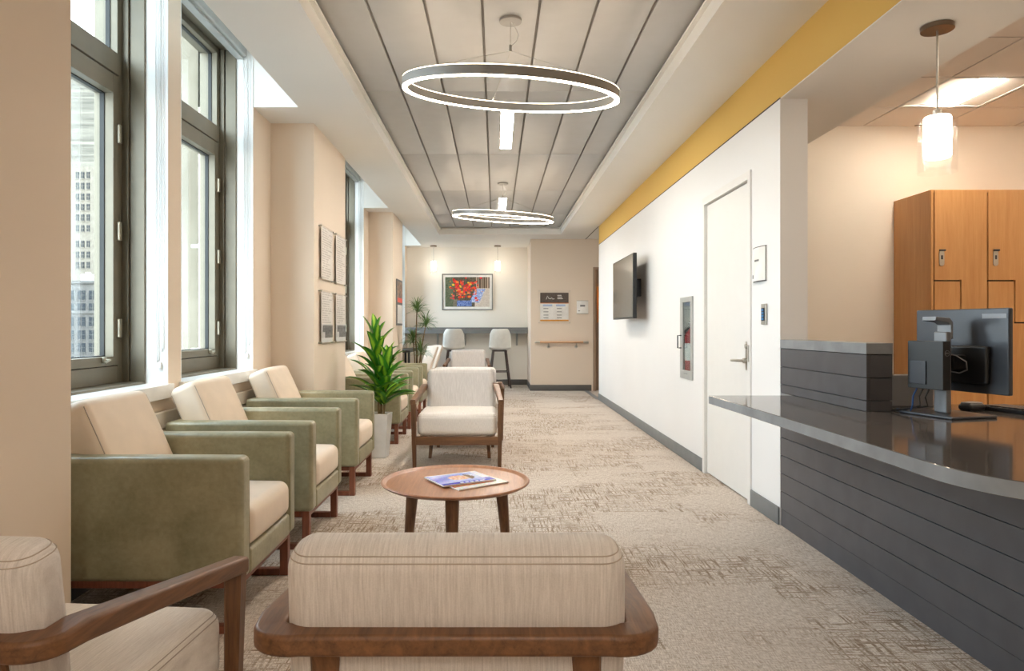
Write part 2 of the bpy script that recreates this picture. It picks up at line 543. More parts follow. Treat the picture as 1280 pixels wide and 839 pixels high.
# reception office shell
bm = B(); box(bm, XR+XRT, 5.5, 5.54, 5.7, 0, 3.42); structure('wall_office', bm, M['wall_cream'])
bm = B(); box(bm, 5.5, 5.65, YB, 5.7, 0, 3.42); structure('wall_office_side', bm, M['wall_beige'])
bm = B(); box(bm, -2.3, 5.65, YB-.15, YB, 0, 3.42); structure('wall_back', bm, M['wall_cream'])
TX, TY, TS = 2.98, 5.065, .61
TROF = [(0,0), (0,-4), (3,-1), (3,-5)]
bm = B(); bk = B()
box(bk, 2.267, 5.5, YB, 5.54, 2.806, 2.87)
for i in range(-2, 5):
    for j in range(-14, 1):
        if (i, j) in TROF: continue
        x0 = max(TX+i*TS, 2.267); x1 = min(TX+(i+1)*TS, 5.5)
        y1 = TY+j*TS; y0 = y1-TS
        y0 = max(y0, YB)
        if x1-x0 < .02 or y1-y0 < .02: continue
        box(bm, x0+.006, x1-.006, y0+.006, y1-.006, 2.79, 2.805)
for i in range(-2, 5):
    x0 = max(TX+i*TS, 2.267); x1 = min(TX+(i+1)*TS, 5.5)
    if x1-x0 > .02: box(bm, x0+.006, x1-.006, TY+.006, 5.54, 2.79, 2.805)
structure('ceiling_tiles', bm, M['tile']); structure('ceiling_grid', bk, M['grid_black'])

# far end
bm = B(); box(bm, .645, 1.79, YE, 14.0, 0, ZC+.01); box(bm, 1.79, 2.75, YE, YE+.12, 2.27, ZC+.01)
box(bm, 2.75, 3.4, YE, YE+.12, 0, ZC+.01)
structure('wall_end', bm, M['wall_beige'])
bm = B(); box(bm, XW-.3, .645, YF, 14.0, 0, ZC+.01); structure('wall_far', bm, M['wall_cream'])
bm = B(); box(bm, 3.25, 3.4, 10.7, 14.1, 0, 3.0); box(bm, XR+XRT, 3.4, 10.72, 10.87, 0, 3.0); box(bm, 1.75, 3.4, 14.0, 14.1, 0, 3.0)
structure('wall_passage', bm, M['wall_beige'])
bm = B(); bbox(bm, XR-.012, XR+.0, YE-1.55, YE, ZC-.004, ZC+.004, .001); structure('trim_5', bm, M['joint'])

# skirting
bm = B()
bbox(bm, XR-.012, XR, DY1+.0, 10.97, 0, .105, .004); bbox(bm, XR-.012, XR, 3.985, DY0, 0, .105, .004)
structure('baseboard_right', bm, M['grey_trim'], True)
bm = B()
bbox(bm, .633, 1.76, YE-.012, YE, 0, .11, .004); bbox(bm, .633, .645, YE, YF, 0, .11, .004)
bbox(bm, XW, .633, YF-.012, YF, 0, .11, .004)
structure('baseboard_end', bm, M['dark_trim'], True)
bm = B()
prev = YB
for (a, b) in PIERS:
    bbox(bm, XW, XW+.012, prev, a, 0, .11, .004); bbox(bm, XC, XC+.012, a-.012, b+.012, 0, .11, .004)
    bbox(bm, XW, XC, a-.012, a, 0, .11, .004); bbox(bm, XW, XC, b, b+.012, 0, .11, .004); prev = b
structure('baseboard_left', bm, M['dark_trim'], True)

# grey floor strip at the passage
bm = B(); bbox(bm, 1.62, 1.70, 11.0, YE, 0, .004, .001); structure('trim_6', bm, M['grey_trim'])

# ------------------------------------------------------------------ windows
def window(idx, a, b):
    r = thing('window_%d' % idx, ((XW+XG)/2, (a+b)/2, SILL), kind='structure')
    ox, oy, oz = r.location
    def P(name, bm, m, par=r, **k):
        o = fin(name, bm, m, **k); o.location = (-ox,-oy,-oz) if par is r else (0,0,0); o.parent = par; return o
    a0, b0 = a+.006, b-.006
    bm = B(); F = lambda *q: bbox(bm, *q, r=.003)
    # stepped jambs: outer band, mid band, then the sash plane
    for (y0, y1, s) in ((a0, a0+.0, 1), (b0, b0, -1)):
        F(-1.992, -1.915, y0, y0+s*.012, SILL, WTOP)
        F(-2.034, -1.998, y0, y0+s*.022, SILL, WTOP)
        F(-2.16, -2.034, y0, y0+s*.062, SILL, WTOP)
    F(-2.16, -1.915, a0, b0, SILL-.02, SILL+.012)
    F(-2.16, -2.034, a0+.062, b0-.062, SILL+.012, .948)
    F(-2.16, -2.02, a0+.06, b0-.06, 2.505, 2.62)       # transom
    F(-2.16, -2.034, a0+.062, b0-.062, 3.16, WTOP); F(-2.034, -1.915, a0, b0, 3.20, WTOP)
    P('window_frame', bm, M['frame_olive'])
    # opening casement
    bm = B(); F = lambda *q: bbox(bm, *q, r=.003)
    c0, c1 = a0+.066, b0-.066
    F(-2.13, -2.026, c0, c0+.05, .952, 2.50); F(-2.13, -2.026, c1-.05, c1, .952, 2.50)
    F(-2.13, -2.026, c0+.05, c1-.05, .952, 1.0); F(-2.13, -2.026, c0+.05, c1-.05, 2.40, 2.50)
    sash = P('sash', bm, M['frame_olive'])
    bm = B()
    for z in (1.10, 1.62, 2.14): bbox(bm, -2.03, -2.008, c1-.022, c1+.004, z, z+.10, .004, 2)
    o = fin('hinge', bm, M['hinge']); o.parent = sash
    bm = B()
    bbox(bm, -2.026, -2.012, c1-.16, c1-.13, 1.0-.03, 1.0+.0, .003); tube(bm, [(-2.012,c1-.145,.985),(-1.99,c1-.145,.985),(-1.985,c1-.2,.972)], .006)
    o = fin('window_handle', bm, M['hinge']); o.parent = sash
    bm = B(); box(bm, XG-.006, XG, c0+.048, c1-.048, .998, 2.402); o = fin('pane', bm, M['glass'], smooth=False); o.parent = sash
    bm = B(); box(bm, XG-.006, XG, a0+.06, b0-.06, 2.618, 3.162); P('pane', bm, M['glass'], smooth=False)
    # thin dark gasket lines round the panes
    bm = B()
    for (y0, y1, z0, z1) in ((c0+.05, c1-.05, 1.0, 2.4), (a0+.062, b0-.062, 2.62, 3.16)):
        for q in ((y0,y0+.005,z0,z1),(y1-.005,y1,z0,z1),(y0,y1,z0,z0+.005),(y0,y1,z1-.005,z1)):
            box(bm, XG-.012, XG+.012, *q)
    P('gasket', bm, M['gasket'], smooth=False)
    # sill board
    bm = B(); bbox(bm, -1.915, -1.768, a-.02, b+.02, SILL-.076, SILL, .004, 2); P('sill', bm, M['sill'])
    return r
for i, (a, b) in enumerate(WINS): window(i+1, a, b)

# roller blind cassettes at the window heads with bead cords on the far reveals
places = ['in the nearest window, left of the mullion','over the second window in front of the mullion','at the head of the third window past the pier','at the head of the window beside the framed notices','in the far bay, nearer window','in the far bay, window by the high counter']
for i, (a, b) in enumerate(WINS):
    r = thing('roller_blind', (-1.87, (a+b)/2, 3.15), label='grey roller blind cassette '+places[i], cat='blind', group='roller blinds over the windows')
    ox, oy, oz = r.location
    bm = B(); bbox(bm, -1.93-ox, -1.835-ox, a+.01-oy, b-.01-oy, 0, .105, .012, 3); bbox(bm, -1.912-ox, -1.86-ox, a+.02-oy, b-.02-oy, -.018, 0, .004)
    fin('cassette', bm, M['blind'], r)
    for q, (dx, bot) in enumerate(((-1.835, 1.02), (-1.862, .96))):
        bm = B()
        tube(bm, [(dx-ox, b-.012-oy, 0), (dx-ox+.006, b-.011-oy, -.9), (dx-ox+.004, b-.012-oy, bot+.5-oz), (dx+.012-ox, b-.012-oy, bot-oz), (dx+.02-ox, b-.012-oy, bot+.02-oz), (dx+.02-ox, b-.012-oy, 0)], .0022, 5)
        fin('cord', bm, M['cord'], r)
    bm = B(); bbox(bm, -1.846-ox, -1.826-ox, b-.02-oy, b-.006-oy, .93-oz, .965-oz, .003); fin('cord_clip', bm, M['white_plastic'], r)

# low convector cover under the sills
for k, (a, b) in enumerate([(2.36,5.42),(6.6,9.6)]):
    bm = B(); bbox(bm, 0, .028, a-(a+b)/2, b-(a+b)/2, -.045, .045, .006, 2); bbox(bm, 0, .018, a-(a+b)/2, b-(a+b)/2, -.5, -.05, .004)
    o = fin('convector_cover', bm, M['wall_cream'], loc=(XW+.001, (a+b)/2, .66))
    setp(o, ['painted heating cover below the two near window sills','painted heating cover below the sills of the next bay'][k], 'radiator cover')

# ------------------------------------------------------------------ armchairs
def green_chair():
    r = thing('club_armchair', cat='armchair', group='sage green armchairs along the windows')
    D, W = .765, .68; f, bk, hw = D/2, -D/2, W/2
    bm = B()
    for s in (-1, 1):
        y0, y1 = (hw-.09, hw) if s > 0 else (-hw, -hw+.09)
        rbox(bm, (0,(y0+y1)/2,.4325), (D,.09,.465), .022, 3, 5, puffs=(.0,.004,.003))
    rbox(bm, (bk+.06,0,.4325), (.115,W-.10,.462), .02, 3, 3)
    fin('body', bm, M['green'], r)
    bm = B(); rbox(bm, (.02,0,.25), (D-.04,W-.176,.10), .014, 3, 3, puffs=(.006,0,0)); fin('front_rail', bm, M['green'], r)
    for s in (-1, 1):
        bm = B(); tube(bm, [(f-.004, s*(hw-.082), .645), (f-.004, s*(hw-.082), .25)], .0022, 5); fin('piping', bm, M['green'], r)
    bm = B(); rbox(bm, (.055,0,.378), (.66,W-.185,.155), .04, 4, 6, puffs=(.012,.0,.018)); fin('seat_cushion', bm, M['pale_vinyl'], r)
    # loose back cushion, leaning back
    Mx = Matrix.Translation((-.255,0,.645)) @ Matrix.Rotation(math.radians(-24), 4, 'Y')
    bm = B(); rbox(bm, (0,0,0), (.15,W-.19,.44), .035, 4, 6, puffs=(.02,.004,.008), M=Mx)
    bc = fin('back_cushion', bm, M['pale_vinyl'], r)
    for sx in (-1, 1):
        for sy in (-1, 1):
            bm = B(); tube(bm, [Mx @ Vector((sx*.0665, sy*((W-.19)/2-.0095), z)) for z in (-.19, 0, .19)], .0022, 5)
            fin('seam', bm, M['seam'], bc)
    # sled base: a closed wooden loop on each side, joined at the front and back
    for s in (-1, 1):
        bm = B(); y = s*(hw-.035)
        for x in (f-.04, bk+.05): bbox(bm, x-.019, x+.019, y-.019, y+.019, .0, .2, .003)
        bbox(bm, bk+.07, f-.06, y-.018, y+.018, 0, .03, .003)
        fin('leg', bm, M['sled_z'], r)
    bm = B()
    for x in (f-.04, bk+.05): bbox(bm, x-.019, x+.019, -hw+.054, hw-.054, .172, .2, .003)
    for s in (-1, 1): bbox(bm, bk+.07, f-.06, s*(hw-.035)-.018, s*(hw-.035)+.018, .172, .2, .003)
    fin('base_rail', bm, M['sled_z'], r)
    return r
GC = green_chair()
spots = [(2.885,'sage green armchair nearest the camera, beside the near pier'),
         (3.86,'sage green armchair second from the camera, below the second window sill'),
         (5.0,'sage green armchair third in line, next to the white planter'),
         (7.08,'sage green armchair just behind the broad-leaved plant'),
         (8.09,'sage green armchair in the middle of the farther window row'),
         (9.14,'farthest sage green armchair, nearest the tall thin plant')]
for i, (y, lb) in enumerate(spots): place(GC, (-.945-.3825, y, 0), 0, lb, i == 0)

def lounge_chair():
    """front towards -Y"""
    r = thing('wooden_armchair', cat='armchair', group='linen armchairs with walnut arms')
    hf, hb = .362, .322; yf, yb = -.33, .318
    # one bent rail: arms and back
    pts = []; ws = []; hs = []
    def add(x, y, z, w, h): pts.append((x,y,z)); ws.append(w); hs.append(h)
    zf, zb = .54, .622
    rr = .06
    for k in range(7):
        t = k/6; add(-(hf+(hb-hf)*t*.93), yf-.02+(yb-rr-yf-.02)*t, zf+(zb-zf)*t, .045+.012*t*t, .042)
    for k in range(1, 9):
        a = PI/2*k/8; add(-hb+rr*(1-math.cos(a)) - .0*(1-k/8), yb-rr+rr*math.sin(a)-.028*(k/8), zb, .057+.004*k/8, .037)
    n = len(pts)
    for i in range(n-1, -1, -1):
        x, y, z = pts[i]; pts.append((-x, y, z)); ws.append(ws[i]); hs.append(hs[i])
    bm = B(); sweep(bm, pts, ws, hs, .009); fin('arm_rail', bm, M['wood_y'], r, angle=50)
    for s in (-1, 1):
        bm = B(); taper(bm, (s*(hf-.004), yf+.001, .525), (.045,.045), (s*(hf-.012), yf+.004, 0), (.03,.03)); fin('leg', bm, M['wood_z'], r)
        bm = B(); taper(bm, (s*.222, yb-.038, .604), (.05,.03), (s*.262, .085, 0), (.028,.028)); fin('leg', bm, M['wood_z'], r)
    bm = B()
    bbox(bm, -hf+.02, hf-.02, yf-.012, yf+.02, .187, .257, .004, 2)
    bbox(bm, -.26, .26, .12, .15, .2, .25, .004, 2)
    for s in (-1, 1): bbox(bm, s*.30-.014, s*.30+.014, yf+.02, .15, .195, .25, .004, 2)
    fin('seat_frame', bm, M['wood_x'], r)
    bm = B(); rbox(bm, (0,-.045,.352), (.665,.575,.19), .05, 5, 8, puffs=(.0,.006,.014))
    st = fin('seat_cushion', bm, M['linen_seat'], r)
    for z in (.432, .422):
        bm = B(); tube(bm, rloop(.3325, .2875, .447, .05, z, (0,-.045)), .0014, 5, closed=True)
        fin('seam', bm, M['seam'], st)
    lean = math.radians(7)
    Mx = Matrix.Translation((0,.20,.40)) @ Matrix.Rotation(-lean, 4, 'X')
    bm = B(); rbox(bm, (0,0,.19), (.585,.11,.39), .045, 6, 8, puffs=(.004,.001,.0), M=Mx)
    bc = fin('back_cushion', bm, M['linen'], r)
    for z in (.370, .360):
        bm = B(); tube(bm, [Mx @ Vector(p) for p in rloop(.2925, .055, .385, .045, z)], .0012, 5, closed=True)
        fin('seam', bm, M['seam'], bc)
    # upholstered lower back behind the seat
    Mx2 = Matrix.Translation((0,.155,.19)) @ Matrix.Rotation(-math.radians(7), 4, 'X')
    bm = B(); rbox(bm, (0,0,.14), (.56,.06,.28), .02, 3, 4, M=Mx2); fin('back_panel', bm, M['linen'], r)
    return r

def loop(hx, hy, rr, z, c=(0,0), n=7):
    out = []
    for (sx, sy, a0) in ((1,1,0),(-1,1,PI/2),(-1,-1,PI),(1,-1,1.5*PI)):
        for k in range(n):
            a = a0+PI/2*k/(n-1)
            out.append(Vector((c[0]+sx*(hx-rr)+rr*math.cos(a), c[1]+sy*(hy-rr)+rr*math.sin(a), z)))
        # straight runs get a middle point
    res = []
    for i, p in enumerate(out):
        res.append(p); q = out[(i+1) % len(out)]
        if (q-p).length > .1:
            for k in range(1, 6): res.append(p.lerp(q, k/6))
    return res

def rloop(hx, hy, top, r, z, c=(0,0)):
    """closed line on the rounded shoulder of a cushion, at height z"""
    o = r-math.sqrt(max(0, r*r-(z-(top-r))**2)) if z > top-r else 0
    return loop(hx-o+.0008, hy-o+.0008, max(r-o, .012), z, c)

LC = lounge_chair()
place(LC, (-.068, 1.448, 0), PI, 'linen armchair seen from behind at bottom centre, its back to the camera', True)
place(LC, (-1.045, 1.44, 0), PI-math.radians(4), 'linen armchair cropped by the left edge, beside the near pier')
place(LC, (-.318, 5.95, 0), 0, 'cream linen armchair facing the camera behind the round table')
place(LC, (-.29, 6.68, 0), PI, 'linen armchair standing back to back behind the one facing the camera')
place(LC, (-.465, 11.3, 0), 0, 'farthest linen armchair, facing the camera in front of the stools')

# ------------------------------------------------------------------ round tables and magazines
def round_table():
    r = thing('coffee_table', cat='table', group='round walnut coffee tables')
    R_ = .357
    bm = B()
    lathe(bm, [(.0001,.392),(R_-.07,.392),(R_-.02,.402),(R_-.003,.412),(R_,.418),(R_-.004,.4225),(R_-.012,.4215),(R_-.022,.413),(R_-.03,.411),(.0001,.411)], 72)
    fin('tabletop', bm, M['table_wood'], r, angle=60)
    for a in (270, 150, 30):
        c, s = math.cos(math.radians(a)), math.sin(math.radians(a))
        bm = B(); tube(bm, [(c*.252,s*.252,.393),(c*.258,s*.258,.33),(c*.290,s*.290,0)], [.032,.031,.020], 14); fin('leg', bm, M['wood_z'], r)
    bm = B(); bbox(bm, -.17, .17, -.03, .03, .375, .393, .003); bbox(bm, -.03, .03, -.17, -.031, .375, .392, .003); bbox(bm, -.03, .03, .031, .17, .375, .392, .003); fin('underframe', bm, M['wood_x'], r)
    return r
TB = round_table()
place(TB, (-.193, 3.29, 0), 0, 'round walnut coffee table with two magazines on it', True)
place(TB, (-.4, 9.0, 0), 0, 'round walnut coffee table hidden between the two farther linen armchairs')

def printed(name, w, h, nx, ny, fn, mat, parent, Mx):
    """flat print: grid in the local XY plane, coloured per face"""
    bm = B(); lay = bm.loops.layers.float_color.new('print')
    V = [[bm.verts.new(Mx @ Vector((-w/2+w*i/nx, -h/2+h*j/ny, 0))) for i in range(nx+1)] for j in range(ny+1)]
    for j in range(ny):
        for i in range(nx):
            f = bm.faces.new((V[j][i], V[j][i+1], V[j+1][i+1], V[j+1][i]))
            c = lin(fn((i+.5)/nx, (j+.5)/ny))
            for lp in f.loops: lp[lay] = c
    me = bpy.data.meshes.new(name); bm.to_mesh(me); bm.free(); me.materials.append(mat)
    o = bpy.data.objects.new(name, me); COL.objects.link(o); o.parent = parent
    return o
def mixc(a, b, t): t = max(0, min(1, t)); return tuple(x+(y-x)*t for x, y in zip(a, b))

def magazine(loc, rz, label, fn):
    r = thing('magazine', loc, math.radians(rz), label, 'magazine', 'magazines on the round table')
    bm = B(); bbox(bm, -.108, .108, -.14, .14, 0, .006, .0015); fin('pages', bm, M['paper'], r)
    printed('cover', .214, .278, 26, 32, fn, M['print_gloss'], r, Matrix.Translation((0,0,.0064)))
    bm = B(); bbox(bm, -.1085, -.102, -.14, .14, .0001, .0068, .001); fin('spine', bm, M['paper'], r)
    return r
rr2 = random.Random(3)
def cover1(u, v):
    c = mixc((90,96,205), (205,214,244), min(1, .25+v*.9+.25*math.sin(9*u+5*v)))
    if v > .86: c = (236,236,246) if u < .7 else (120,120,210)
    if (u-.45)**2/.05+(v-.5)**2/.035 < 1: c = mixc((226,160,120), (244,214,198), rr2.random())
    if (u-.45)**2/.07+(v-.6)**2/.03 < 1 and v > .66: c = (120,84,62)
    if u > .84: c = (66,70,190)
    if .88 < u < .95 and int(v*30) % 3 and .3 < v < .8: c = (225,225,245)
    return tuple(max(0, min(255, x+rr2.uniform(-12,12))) for x in c)
def cover2(u, v):
    c = (178,104,70) if .2 < u < .8 and v < .8 else (226,222,216)
    return tuple(max(0, min(255, x+rr2.uniform(-18,18))) for x in c)
magazine((-.115, 3.262, .4115), -54, 'magazine with a brown cover, lying under the blue one', cover2)
magazine((-.172, 3.30, .4185), -60, 'blue and white magazine on top of the other', cover1)

# ------------------------------------------------------------------ plants
def blade(bm, uvl, base, dirxy, elev, length, width, droop, nseg=8, fold=.25, tip=.85):
    """one strap leaf; elev = start angle above horizontal, bends down by droop"""
    p = Vector(base); hd = Vector((math.cos(dirxy), math.sin(dirxy), 0)); side = Vector((-hd.y, hd.x, 0))
    rows = []; st = length/nseg
    for k in range(nseg+1):
        t = k/nseg
        a = elev-droop*t*t
        d = hd*math.cos(a)+Vector((0,0,1))*math.sin(a)
        up = -hd*math.sin(a)+Vector((0,0,1))*math.cos(a)
        w = width*(.35+.65*math.sin(PI*min(1,(t*.9+.14))**.9) if t < .97 else .03)
        w = width*max(.03, math.sin(PI*(t*.86+.12))**.75) if k < nseg else width*.02
        rows.append([bm.verts.new(p-side*w/2+up*w*fold), bm.verts.new(p), bm.verts.new(p+side*w/2+up*w*fold)])
        p = p+d*st
    for k in range(nseg):
        for q in (0, 1):
            f = bm.faces.new((rows[k][q], rows[k][q+1], rows[k+1][q+1], rows[k+1][q]))
            uv = ((q*.5, k/nseg), (q*.5+.5, k/nseg), (q*.5+.5, (k+1)/nseg), (q*.5, (k+1)/nseg))
            for lp, c in zip(f.loops, uv): lp[uvl].uv = c

r = thing('potted_plant', (-1.03, 6.1, 0), 0, 'broad-leaved green plant in a tall square white planter by the third armchair', 'plant')
bm = B()
Rz = Matrix.Rotation(math.radians(-6), 4, 'Z')
def sq(a, z): return [Rz @ Vector((x*a, y*a, z)) for (x, y) in ((-1,-1),(1,-1),(1,1),(-1,1))]
L = [[bm.verts.new(p) for p in sq(a, z)] for (a, z) in ((.058,0),(.062,.004),(.088,.388),(.088,.392),(.078,.392),(.076,.36))]
for A, Bq in zip(L, L[1:]):
    for k in range(4): bm.faces.new((A[k], A[(k+1)%4], Bq[(k+1)%4], Bq[k]))
bm.faces.new(L[0][::-1]); bm.faces.new(L[-1])
fin('planter', bm, M['pot'], r, angle=30)
bm = B(); rbox(bm, (0,0,.368), (.145,.145,.02), .006, 2, 6, puff=.006, M=Rz); fin('soil', bm, M['soil'], r)
bm = B()
stems = [((-.012,.0,.37), (-.05,.02,1.04)), ((.03,-.02,.37), (.06,-.02,.78)), ((.0,.03,.37), (.0,.05,.66))]
for (p, q) in stems: tube(bm, [p, Vector(p).lerp(Vector(q), .5)+Vector((.006,0,0)), q], [.011,.009,.005], 8)
fin('stem', bm, M['stem'], r)
bm = B(); uvl = bm.loops.layers.uv.new('uv')
rp = random.Random(11)
for (p, q), n, z0 in zip(stems, (28, 22, 15), (.45, .40, .42)):
    for i in range(n):
        t = (i+.5)/n; h = .16+.84*t
        b = Vector(p).lerp(Vector(q), h); b.z = max(b.z, .46)
        az = i*2.399+rp.uniform(-.3,.3)
        el = math.radians(28+52*t**1.3+rp.uniform(-8,8))
        blade(bm, uvl, b, az, el, .31+.05*rp.random()-.06*t, .078+rp.uniform(-.008,.01), math.radians(48-26*t), 9)
fin('foliage', bm, M['leaf'], r, wn=False, angle=180)

r = thing('potted_plant', (-1.17, 10.15, 0), 0, 'tall thin dragon tree with spiky leaf tufts in front of the farthest pier', 'plant')
bm = B(); lathe(bm, [(.12,0),(.125,.01),(.16,.36),(.165,.365),(.15,.365),(.14,.33),(.001,.33)], 28); fin('planter', bm, M['pot'], r)
bm = B(); lathe(bm, [(.001,.32),(.14,.325),(.138,.345),(.001,.35)], 20); fin('soil', bm, M['soil'], r)
heads = [(-.0,.0,1.42), (.14,-.05,1.22), (-.06,.05,.98), (.06,-.03,.80)]
bm = B()
for k, h in enumerate(heads):
    b = Vector((.03*math.cos(k*1.7), .03*math.sin(k*1.7), .34)); m = b.lerp(Vector(h), .55)+Vector((-.03+.02*k,.0,0))
    tube(bm, [b, m, Vector(h)], [.012,.010,.008], 7)
fin('stem', bm, M['stem'], r)
bm = B(); uvl = bm.loops.layers.uv.new('uv')
for h in heads:
    for i in range(64):
        el = math.radians(rp.uniform(-15, 85)); az = rp.uniform(0, 2*PI)
        blade(bm, uvl, Vector(h)+Vector((0,0,rp.uniform(-.06,.03))), az, el, rp.uniform(.17,.25), .016, math.radians(rp.uniform(35,75)), 6, .15)
fin('foliage', bm, M['leaf_thin'], r, wn=False, angle=180)

# ------------------------------------------------------------------ ring lights
def ring_light(tilt):
    r = thing('ring_pendant_light', cat='pendant light', group='ring pendant lights in the corridor')
    # origin at the canopy on the metal ceiling
    T = Matrix.Translation((0,0,-.41)) @ Matrix((( 1,0,0,0),(0,1,0,0),(-.066,tilt,1,0),(0,0,0,1)))
    Ro = .612
    def rp_(rad, z): return (rad, z)
    bm = B(); lathe(bm, [(Ro,-.024),(Ro+.0,.024),(Ro-.028,.024),(Ro-.028,-.024)], 128, M=T, close=True); fin('ring_body', bm, M['ring_metal'], r, angle=30)
    bm = B(); lathe(bm, [(Ro-.001,-.0245),(Ro-.001,-.030),(Ro-.027,-.030),(Ro-.027,-.0245)], 128, M=T, close=True); fin('diffuser', bm, M['ring_glow'], r, angle=30)
    bm = B(); lathe(bm, [(Ro-.001,.0245),(Ro-.001,.028),(Ro-.027,.028),(Ro-.027,.0245)], 128, M=T, close=True); fin('diffuser', bm, M['ring_glow_top'], r, angle=30, label='upward glowing strip')
    bm = B(); cyl(bm, (0,0,-.0085), .064, .015, 32); fin('canopy', bm, M['ring_metal'], r)
    bm = B(); tube(bm, [(0,0,-.015),(0,0,-.155)], .0018, 6); cyl(bm, (0,0,-.165), .008, .04, 12); fin('hanger', bm, M['chrome'], r)
    for a in (100, 215, 330):
        e = T @ Vector(((Ro-.014)*math.cos(math.radians(a)), (Ro-.014)*math.sin(math.radians(a)), .03))
        bm = B(); tube(bm, [(0,0,-.18), e], .0013, 5); d = (Vector((0,0,-.18))-e).normalized(); tube(bm, [e, e+d*.045], .004, 6)
        fin('cable', bm, M['chrome'], r)
    bm = B(); tube(bm, [(.006,0,-.016),(.03,0,-.05),(.045,0,-.09),(.035,0,-.125),(.008,0,-.15)], .0022, 6); fin('power_cord', bm, M['cord'], r)
    return r
place(ring_light(.18), (.085, 3.89, ZP), 0, 'large tilted glowing ring pendant nearest the camera', True)
place(ring_light(.09), (.088, 8.28, ZP), 0, 'glowing ring pendant farther down the corridor', True)

place(ring_light(.1), (.085, -.50, ZP), 0, 'added glowing ring pendant, unseen behind the camera', True)  # unseen extra ring, added to brighten the foreground
for k, (y0, y1) in enumerate([(5.47,6.69),(9.2,10.42),(-2.7,-1.48)]):  # last slot is unseen, added to light surfaces that face the camera
    r = thing('slot_light', (.098, (y0+y1)/2, ZP), 0, ['narrow glowing ceiling slot just behind the nearest ring','narrow glowing ceiling slot above the second ring','narrow glowing ceiling slot added unseen behind the camera'][k], 'ceiling light', 'slot lights in the metal ceiling')
    h = (y1-y0)/2
    bm = B(); bbox(bm, -.06, -.052, -h, h, -.006, -.0005, .001); bbox(bm, .052, .06, -h, h, -.006, -.0005, .001)
    bbox(bm, -.052, .052, -h, -h+.008, -.006, -.0005, .001); bbox(bm, -.052, .052, h-.008, h, -.006, -.0005, .001); fin('bezel', bm, M['plank'], r)
    bm = B(); box(bm, -.051, .051, -h+.009, h-.009, -.003, -.0008); fin('diffuser', bm, M['slot_glow'], r, smooth=False)

# ------------------------------------------------------------------ small glass pendants
def glass_pendant(drop, rad=.052, hgt=.235, rod=M['chrome']):
    """origin at the ceiling, shade top at -drop"""
    r = thing('glass_pendant_light', cat='pendant light')
    bm = B(); cyl(bm, (0,0,-.011), .066, .021, 32); fin('canopy', bm, M['canopy'], r)
    bm = B(); tube(bm, [(0,0,-.02),(0,0,-drop+.02)], .0045, 10); cyl(bm, (0,0,-drop+.012), .018, .03, 14); fin('rod', bm, rod, r)
    z1 = -drop; zi = z1-hgt*.74; z0 = z1-hgt
    bm = B(); lathe(bm, [(.016,z1),(rad*.9,z1-.002),(rad,z1-.012),(rad,zi+.01),(rad*.86,zi),(.001,zi)], 32); fin('lamp_shade', bm, M['opal'], r, label='glowing opal inner glass')
    ro = rad*1.42
    bm = B(); lathe(bm, [(ro,z1-.02),(ro,z0),(ro-.004,z0),(ro-.004,z1-.02)], 36, close=True); fin('outer_glass', bm, M['clear'], r, label='clear glass sleeve')
    bm = B()
    for a in (30, 150, 270):
        c, s = math.cos(math.radians(a)), math.sin(math.radians(a))
        tube(bm, [(c*rad*.8,s*rad*.8,z1-.03),(c*(ro+.008),s*(ro+.008),z1-.03)], .003, 6)
    fin('clip', bm, M['canopy'], r)
    return r
r = glass_pendant(.40, .055, .25); r.location = (1.955, 3.02, 2.488)
setp(r, 'opal and clear glass pendant light hanging over the reception desk', group='glass pendant lights')
p0 = glass_pendant(.31, .05, .25)
setp(p0, group='glass pendant lights')
place(p0, (.04, 13.52, ZC), 0, 'small glass pendant light above the high counter, right of the picture', True)
place(p0, (-1.23, 13.52, ZC), 0, 'small glass pendant light above the high counter, left of the picture')

# ------------------------------------------------------------------ office ceiling troffers; all but the first are unseen, added to brighten the office
tn = ['square ceiling light over the lockers','unseen square office ceiling light added nearer the camera','unseen square office ceiling light added toward the far corner','unseen square office ceiling light added toward the outer wall','square office ceiling light behind the camera','last square office ceiling light behind the camera']
T0 = None
for k, (i, j) in enumerate(TROF):
    x = TX+(i+.5)*TS; y = TY+(j-.5)*TS
    if T0 is None:
        T0 = r = thing('ceiling_light', cat='ceiling light', group='square lights in the office ceiling')
        h = TS/2-.008
        bm = B()
        for q in ((-h,h,-h,-h+.02),(-h,h,h-.02,h),(-h,-h+.02,-h+.02,h-.02),(h-.02,h,-h+.02,h-.02)): bbox(bm, *q, -.004, .008, .001)
        # sloping white pans either side of the lens
        def quad(a, b, c, d):
            bm.faces.new([bm.verts.new(p) for p in (a,b,c,d)])
        quad((-h+.02,-h+.02,0),(-h+.02,h-.02,0),(-.09,h-.02,.014),(-.09,-h+.02,.014))
        quad((h-.02,-h+.02,0),(.09,-h+.02,.014),(.09,h-.02,.014),(h-.02,h-.02,0))
        fin('pan', bm, M['white_plastic'], r, smooth=False)
        bm = B(); rbox(bm, (0,0,.0), (.17,2*h-.06,.024), .01, 3, 2, puffs=(0,0,.006)); fin('diffuser', bm, M['troffer_glow'], r)
        place(r, (x, y, 2.792), 0, tn[k], True)
    else: place(T0, (x, y, 2.792), 0, tn[k])

